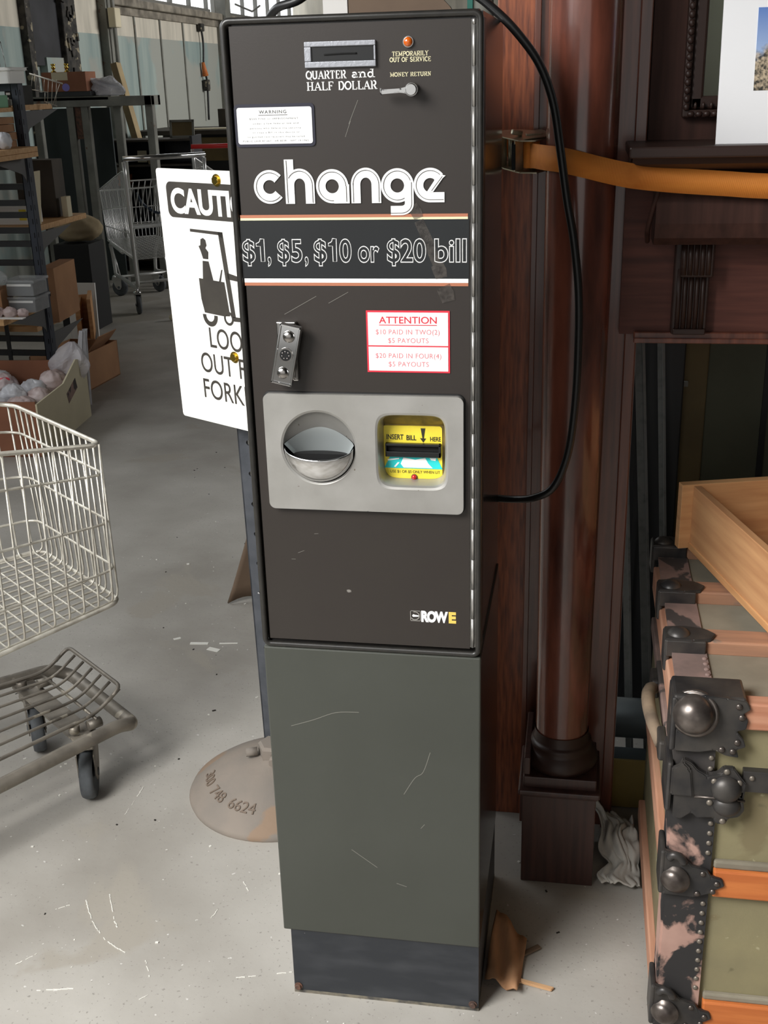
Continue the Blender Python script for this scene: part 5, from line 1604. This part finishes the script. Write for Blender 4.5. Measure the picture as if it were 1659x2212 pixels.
# goods seen through the cross rails, on the rear boards
t = thing('white_carton', 'white carton with a yellow tag behind the black shelf rails', 'carton', (-2.22, 3.78, .826))
MB().span((-.12, -.06, 0), (.085, .06, .085), bev=.002).build('box', MT['white_card'], t)
MB().box((.045, -.062, .045), (.036, .003, .05), bev=.001).build('tag', MT['yellow'], t)
solo(MB().span((-2.30, 3.66, 1.36), (-2.13, 3.74, 1.385), bev=.002), 'gray_tray', MT['steel_gray'], 'gray tray on the rear top board', 'tray')
t = thing('pale_tray', 'pale tray with a blue packet behind the shelf rails', 'tray', (-2.22, 3.75, .354))
MB().span((-.12, -.08, 0), (.03, .08, .14), bev=.003).build('tray', MT['cream_card'], t)
solo(MB().span((-2.34, 4.02, .826), (-2.14, 4.14, 1.10), bev=.002), 'gray_carton', MT['dark_wood'], 'dark gray carton standing at the back of the rear shelf', 'carton')
# rear side goods right of the post
t = thing('tall_carton', 'tall brown cardboard carton standing behind the shelving post', 'carton', (-2.118, 3.90, .354), R(6))
MB().span((-.045, -.16, 0), (.032, .16, .262), bev=.001).build('box', MT['cardboard'], t)
MB().span((-.015, -.1612, .13), (.004, -.1602, .155)).build('printed_mark', MT['dark_wood'], t)
solo(MB().box((-2.090, 3.70, .948), (.006, .10, .245), rot=(0, R(6), 0), bev=.001), 'hardboard_sheet', MT['cream_card'], 'pale narrow hardboard sheet leaning behind the shelving post', 'board')
solo(MB().span((-2.115, 4.02, .8265), (-2.085, 4.07, .925), bev=.002), 'cream_box', MT['cream_card'], 'small cream box on the end of the rear middle shelf', 'box')
t = thing('pine_drawer_box', 'pine drawer box on end behind the tall carton', 'drawer', (-2.255, 4.45, 0), R(22))
m = MB(); m.span((-.045, -.14, .14), (-.020, .14, .33)); m.span((.02, -.14, .13), (.04, .16, .36)); m.span((-.045, -.14, .13), (.04, .16, .145)); m.span((-.045, .14, .13), (.04, .16, .34)); m.build('sides', MT['pine'], t)
m = MB(); m.span((-.045, -.13, 0), (.04, .15, .13)); m.build('stand_block', MT['dark_wood'], t)
solo(MB().box((-2.39, 4.72, .191), (.17, .012, .38), rot=(R(-4), 0, 0)), 'white_foam_board', MT['white_card'], 'white foam board leaning behind the pine drawer box', 'panel')
# cartons on the floor in front of the shelving
t = thing('open_carton', 'open brown carton on the floor behind the shelving base', 'carton', (-2.10, 3.93, 0), R(-4))
x, y, h = .27, .42, .185
m = MB(); m.span((-x / 2, -y / 2, 0), (x / 2, y / 2, .006)); m.span((-x / 2, y / 2 - .006, 0), (x / 2, y / 2, h)); m.span((-x / 2, -y / 2, 0), (-x / 2 + .006, y / 2, h)); m.span((x / 2 - .006, -y / 2, 0), (x / 2, y / 2, h)); m.span((-x / 2, -y / 2, 0), (x / 2, -y / 2 + .006, h * .8))
m.build('walls', MT['cardboard'], t)
m = MB(); m.box((x / 2 - .03, y / 2 - .1, h + .02), (.10, .2, .004), rot=(0, R(-50), 0)); m.build('flap', MT['cardboard'], t)
fc = thing('goods_carton', 'large reddish carton of bagged goods on the floor behind the near shopping cart', 'carton', (-2.03, 3.02, 0), R(5))
x, y, h = .54, .62, .235
m = MB(); m.span((-x / 2, -y / 2, 0), (x / 2, y / 2, .006)); m.span((-x / 2, y / 2 - .006, 0), (x / 2, y / 2, h + .03)); m.span((-x / 2, -y / 2, 0), (-x / 2 + .006, y / 2, h)); m.span((-x / 2, -y / 2, 0), (x / 2, -y / 2 + .006, h))
m.build('walls', MT['cardboard_red'], fc)
m = MB(); m.prism([(-y / 2, 0), (y / 2, 0), (y / 2, h + .03), (y / 2 - .12, h + .06), (y / 2 - .30, h - .005), (-y / 2, h - .01)], x / 2, x / 2 + .007, plane='YZ'); s_ = m.build('side_panel', MT['cream_card'], fc)
m = MB(); m.box((x / 2 + .0078, .10, .175), (.001, .13, .05), rot=(R(18), 0, 0)); m.build('label', MT['leather_top'], s_)
rr = random.Random(8)
SP = [(-.20, -.2), (-.08, -.22), (.05, -.2), (.17, -.21), (-.19, -.07), (-.06, -.06), (.08, -.07), (.18, -.04), (-.18, .08), (-.03, .1), (.1, .11), (.17, .17), (-.1, .22)]
NM = ['left front corner', 'front, second from the left', 'front, third from the left', 'right front corner', 'left, second row', 'second row, second from the left', 'second row, third from the left', 'right, second row', 'left, third row', 'third row, middle', 'third row, right of the middle', 'right rear corner', 'back row, left']
ca_, sa_ = cos(R(5)), sin(R(5))
MTR = mat('bag_with_red_print', srgb(222, 206, 206), .35, col2=srgb(196, 176, 176), scale=10, spots2=srgb(214, 70, 84), spot2scale=16, spot2cut=.64, bump=.5, bscale=20, dist=.01)
for i, (a, b) in enumerate(SP):
    r = rr.uniform(.066, .078)
    solo(crumple((-2.03 + a * ca_ - b * sa_, 3.02 + a * sa_ + b * ca_, .175 + rr.uniform(-.01, .025)), r, 50 + i, (1.0, .9, .85), .32), 'bagged_goods', MTR if i in (0, 5, 9) else (MT['poly_pink'] if i % 2 else MT['poly_white']),
         'crumpled bag of goods in the floor carton, ' + NM[i], 'bag', 'bags in the floor carton')
def tallbag(u, v):
    a = 2 * pi * u
    w = .075 * sin(pi * min(1, v * 1.02 + .02)) ** .55 * (1.15 - .35 * v) + .012
    k = 1 + .16 * sin(3 * a + 5 * v) + .1 * sin(7 * a - 9 * v)
    return Vector((-1.86 + .05 * v + cos(a) * w * k, 3.30 + sin(a) * w * .55 * k, .16 + .20 * v))
solo(MB().grid(26, 14, tallbag, smooth=False, closed_u=True), 'clear_bag', MT['poly'], 'clear crumpled plastic bag standing up at the carton corner', 'bag')
solo(MB().grid(18, 9, lambda u, v: Vector((-1.90 + .05 * v + .035 * cos(2 * pi * u) * (1.1 - v) + .01 * sin(9 * u * pi), 3.52 + .03 * sin(2 * pi * u), .002 + .365 * v)), smooth=False, closed_u=True), 'white_bag', MT['poly_white'], 'white twisted plastic bag sticking up behind the clear bag', 'bag')

# ================================================================== gray steel rack and junk further down the hall
tb = thing('steel_rack', 'gray steel angle-iron rack frame standing along the left wall', 'rack', (-3.02, 6.9, 0))
m = MB(); m.span((-.55, -.20, 1.30), (.42, -.14, 1.365), bev=.003); m.span((-.55, -.06, 1.30), (.42, -.02, 1.365)); m.span((.37, -.2, 1.30), (.42, -.02, 1.365)); m.span((-.55, -.2, 1.345), (.10, -.02, 1.372))
m.build('top_frame', MT['steel_gray'], tb)
for (x, y) in ((-.205, -.18), (-.10, -.17), (.385, -.17), (.345, -.05), (-.53, -.05), (.10, -.06)):
    m = MB(); m.span((x - .026, y - .004, 0), (x + .026, y + .004, 1.30)); m.span((x + .018, y, 0), (x + .026, y + .05, 1.30)); m.build('leg', MT['steel_gray'], tb)
m = MB(); m.span((-.175, -.17, 1.08), (-.13, -.14, 1.30)); plabel(m.build('rust_stain_strip', MT['rust'], tb), 'dark rusty strip between the legs')
solo(MB().span((-3.42, 6.66, 1.373), (-3.03, 6.86, 1.405), bev=.002), 'black_slab', MT['rail_black'], 'flat black slab under the brown carton on the steel rack', 'slab')
t = thing('brown_carton', 'reddish brown carton with a purple sticker on the steel rack', 'carton', (-3.215, 6.74, 1.405))
MB().span((-.165, -.09, 0), (.165, .09, .130), bev=.002).build('box', MT['cardboard_red'], t)
m = MB(); m.span((-.09, -.0912, .075), (.03, -.0902, .128)); m.build('paper_label', MT['cream_card'], t)
m = MB(); m.prism([(.01 + .028 * cos(R(q)), .028 + .026 * sin(R(q))) for q in range(0, 360, 15)], -.0912, -.0902); m.build('sticker', MT['purple'], t)
for i, x in enumerate((-3.325, -3.225)):
    t = thing('brass_candlestick', ['left brass candlestick on the brown carton', 'right brass candlestick on the brown carton'][i], 'candlestick', (x, 6.74, 1.535), 0, 'brass candlesticks')
    m = MB(); m.lathe([(.020, 0), (.018, .006), (.008, .012), (.007, .02), (.015, .026), (.016, .034), (.008, .040), (.016, .048), (.017, .056), (0, .058)], seg=16); m.build('stem', MT['brass'], t)
t = tag(MB().grid(20, 14, lambda u, v: Vector((-3.06 + .235 * u - .02 * v + .03 * sin(5 * v), 6.74 + .05 * sin(pi * u) * sin(pi * v) + .015 * sin(14 * u + 9 * v), 1.373 + .155 * v * (.55 + .6 * u * (1.25 - u)) + .012 * sin(9 * u) * v)), smooth=False).build('shiny_bag', MT['poly_white']), 'shiny white plastic bag slumped on the right of the steel rack', 'bag')
solidify(t, .012)
solo(MB().box((-3.305, 8.27, .815), (.055, .10, 1.64), rot=(R(-3), R(-13), 0)), 'leaning_plank', MT['tan_plank'], 'long tan plank leaning against the teal wall behind the rack', 'plank')
cb = thing('open_cabinet', 'dark open cabinet holding odds and ends behind the shopping carts', 'cabinet', (-3.07, 7.75, 0), R(6))
m = MB(); m.span((-.42, .15, 0), (.42, .17, 1.03)); m.span((-.42, -.18, 0), (-.40, .17, 1.0)); m.span((.40, -.18, 0), (.42, .17, 1.05)); m.span((.10, -.18, .0), (.115, .15, 1.03)); m.build('carcass', MT['dark_panel'], cb)
for z in (.68, .84, 1.03, .1):
    m = MB(); m.span((-.40, -.18, z - .015), (.40, .15, z)); m.build('shelf', MT['dark_wood'], cb)
def inc(x, y, z):
    v = Matrix.Rotation(R(6), 3, 'Z') @ Vector((x, y, z)); return Vector((-3.07, 7.75, 0)) + v
t = thing('printed_carton', 'orange printed carton lying in the dark cabinet', 'carton', inc(-.24, -.12, .68), R(6))
MB().span((-.12, -.05, 0), (.12, .05, .085), bev=.001).build('box', MT['slat'], t)
m = MB()
for k in range(4): m.span((-.1 + .055 * k, -.0512, .02), (-.075 + .055 * k, -.0502, .05))
m.build('printed_pattern', MT['dark_wood'], t)
solo(MB().box(inc(-.375, -.15, .76), (.03, .05, .158), rot=(0, 0, R(6))), 'upright_tan_box', MT['cardboard'], 'narrow tan box standing at the left end of the dark cabinet', 'box')
t = thing('paper_roll', 'white paper roll lying on the orange carton in the cabinet', 'roll', inc(-.26, -.08, .766) + Vector((0, 0, .048)), R(20))
m = MB(); m.lathe([(.014, -.06), (.048, -.06), (.048, .06), (.014, .06), (.014, -.06)], seg=28, ax='Y'); m.build('roll', MT['paper'], t)
solo(MB().box(inc(-.02, -.08, .898), (.075, .006, .09), rot=(R(-8), 0, R(6))), 'small_tile', MT['cream_card'], 'small square cream picture tile leaning in the dark cabinet', 'tile')
t = thing('curved_figurine', 'pale S-curved figurine standing in the dark cabinet', 'figurine', inc(.075, -.12, .84))
m = MB(); m.tube(smooth_path([(-.02, 0, 0), (-.025, 0, .05), (.012, 0, .095), (.022, 0, .14), (.0, 0, .175), (-.02, 0, .168)], 5), .017, seg=12); m.build('body', MT['burlap'], t)
t = thing('small_picture_frame', 'small dark framed print leaning on top of the dark cabinet', 'frame', inc(.30, .0, 1.03), R(6), None, (R(-10), 0, R(6)))
m = MB()
for a, b in (((-.1, 0, 0), (.1, .012, .018)), ((-.1, 0, .122), (.1, .012, .14)), ((-.1, 0, 0), (-.082, .012, .14)), ((.082, 0, 0), (.1, .012, .14))): m.span(a, b)
m.build('frame', MT['steel_gray'], t); MB().span((-.082, .006, .018), (.082, .009, .122)).build('print', MT['brown_panel'], t)
bn = thing('work_bench', 'dark wooden work bench against the far left wall, papers on top', 'bench', (-3.02, 9.3, 0))
m = MB(); m.span((-.62, -.4, 1.005), (.45, .5, 1.045), bev=.003); m.build('bench_top', MT['dark_wood'], bn)
for (x, y) in ((-.58, -.36), (.40, -.36), (-.58, .45), (.40, .45)): MB().span((x - .04, y - .04, 0), (x + .04, y + .04, 1.005)).build('leg', MT['dark_wood'], bn)
MB().span((.02, -.38, .78), (.36, -.36, .98)).build('drawer_front', MT['brown_panel'], bn); MB().span((-.5, .3, .3), (.4, .34, 1.0)).build('back_panel', MT['rail_black'], bn)
solo(MB().box((-3.2, 9.05, 1.075), (.18, .1, .004), rot=(R(20), R(24), .2)), 'curled_paper', MT['paper'], 'curled white paper lying on the work bench', 'paper')
solo(MB().box((-2.82, 9.55, 1.13), (.34, .16, .16), bev=.003), 'brown_crate', MT['dark_wood'], 'dark brown crate at the right end of the work bench', 'crate')
solo(MB().box((-2.95, 9.1, 1.05), (.5, .26, .008), rot=(0, 0, .1)), 'paper_stack', MT['cream_card'], 'flat pile of pale papers on the work bench', 'papers')
t = thing('hanging_cord', 'dark cord with an orange connector hanging on the teal wall', 'cord', (-3.835, 11.7, 0))
m = MB(); m.tube(smooth_path([(.02, 0, 2.02), (.025, .03, 1.85), (.02, .0, 1.60), (.03, .05, 1.45), (.02, .04, 1.05)], 5), .012, seg=8); m.build('cable', MT['rubber'], t)
m = MB(); m.cyl((.03, .01, 1.52), (.02, -.02, 1.66), .035, .018, seg=12); m.build('connector', MT['slat'], t)
m = MB(); m.box((.03, .03, 1.42), (.06, .08, .12), bev=.01); m.box((.02, 0, 2.02), (.05, .12, .08), bev=.01); m.build('junction_box', MT['old_frame'], t)
solo(MB().span((-3.66, 7.12, 0), (-3.09, 7.14, 1.285), bev=.003), 'slate_gray_sheet', MT['slate_panel'], 'dark slate-gray sheet standing behind the legs of the steel rack', 'panel')
# tan sack on an added block, black in place of the dark void beneath
t = thing('sack_block', 'black block standing in for the dark void under the tan sack', 'crate', (-2.66, 5.35, 0))
MB().span((-.11, -.12, 0), (.12, .12, .53), bev=.004).build('box', MT['gap_black'], t)
solo(crumple((-2.635, 5.33, .615), .115, 77, (1.35, 1.0, .80), .16, 24), 'tan_sack', MT['burlap'], 'slumped tan sack on the black block beyond the shelving', 'sack')

# ================================================================== boards standing behind the machine
m = MB()
P = [(.003, 0), (.24, 0), (.24, 1.36)] + [(.24 - .10 * (1 - cos(R(q))), 1.36 + .215 * sin(R(q))) for q in range(10, 91, 10)] + [(.003, 1.60)]
m.prism(P, .0, .018)
tag(m.build('round_shouldered_board', MT['brown_board'], None, (0, .80, 0)), 'brown board with a rounded shoulder standing behind the change machine', 'board')
solo(MB().span((-.045, .80, 0), (.001, .825, 1.62)), 'white_strip_board', MT['white_card'], 'white strip board standing behind the change machine', 'board')
t = thing('teal_cylinder_stand', 'teal and gray post standing behind the change machine', 'post', (.235, .86, 0))
m = MB(); m.cyl((.012, 0, .02), (.012, 0, 1.75), .018, seg=20); m.build('pole', MT['steel_gray'], t)
m = MB(); m.span((-.018, -.01, .02), (-.008, .01, 1.75)); m.span((-.04, -.05, 0), (.05, .05, .02)); m.build('teal_edge', MT['teal_paint'], t)

# ================================================================== litter on the floor
t = thing('dried_bulb', 'small pale dried bulb lying on the floor beside the sign', 'bulb', (-2.16, 5.55, 0))
MB().ball((0, 0, .022), .026, (1, 1, .85), seg=12).build('bulb', MT['cream_card'], t); MB().cyl((0, 0, .04), (-.006, 0, .066), .006, .001, seg=6).build('stalk', MT['cream_card'], t)
rr = random.Random(21)
m = MB()
for i in range(170):
    x, y = rr.uniform(-1.0, 1.0), rr.uniform(-.25, 2.2)
    if -.03 < x < .36 and -.03 < y < .4: continue
    if x > .52 and y > -.05: continue
    s = rr.uniform(.0012, .0042) * (1.8 if rr.random() < .08 else 1)
    m.box((x, y, s * .25), (s * rr.uniform(1, 2), s, s * .5), rot=(0, 0, rr.uniform(0, 3)))
o = m.build('floor_litter', MT['debris']); tag(o, 'pale crumbs and chips scattered over the concrete floor', 'debris'); o['kind'] = 'stuff'
m = MB()
for i in range(90):
    x, y = rr.uniform(-1.2, .9), rr.uniform(-.25, 3.0)
    if -.03 < x < .36 and -.03 < y < .4: continue
    if x > .52 and y > -.05: continue
    s = rr.uniform(.0012, .0038)
    m.box((x, y, s * .25), (s * rr.uniform(1, 2.5), s, s * .5), rot=(0, 0, rr.uniform(0, 3)))
o = m.build('dark_grit', MT['debris_dark']); tag(o, 'dark grit scattered over the concrete floor', 'debris'); o['kind'] = 'stuff'
m = MB()
for (x, y, w, h, a) in ((-.55, 1.20, .05, .012, .1), (-.50, 1.17, .035, .016, -.3), (-.62, 1.22, .02, .01, .6), (-.47, 1.21, .05, .006, .15)):
    m.box((x, y, .0006), (w, h, .0012), rot=(0, 0, a))
o = m.build('paint_scuffs', MT['debris']); tag(o, 'white paint scuffs on the floor left of the sign post', 'paint marks'); o['kind'] = 'stuff'
m = MB()
rr = random.Random(33)
for P in ([(-.433, .17), (-.397, .118), (-.354, .075), (-.307, .049)], [(-.394, .192), (-.367, .14), (-.341, .101)], [(-.099, .018), (-.057, .029), (-.004, .045)], [(-.264, .036), (-.244, 0)],
          [(-.422, -.057), (-.347, -.04)], [(-.184, .153), (-.178, .179)], [(-.489, -.007), (-.462, .025)], [(-.153, .261), (-.131, .23)], [(-.458, .153), (-.479, .138)], [(-.46, .434), (-.457, .535)], [(-.243, -.052), (-.231, -.04)]):
    Q = smooth_path([(a, b, 0) for a, b in P], 8)
    for a, b in zip(Q, Q[1:]):
        if rr.random() < .25: continue
        c = (a + b) / 2; d = b - a
        m.box((c.x + rr.uniform(-.0008, .0008), c.y, .0004), (d.length * 1.1, rr.uniform(.0008, .0020), .0008), rot=(0, 0, math.atan2(d.y, d.x) + rr.uniform(-.2, .2)))
o = m.build('floor_scratches', MT['debris']); tag(o, 'chalky scratches across the concrete in the left foreground', 'scratches'); o['kind'] = 'stuff'
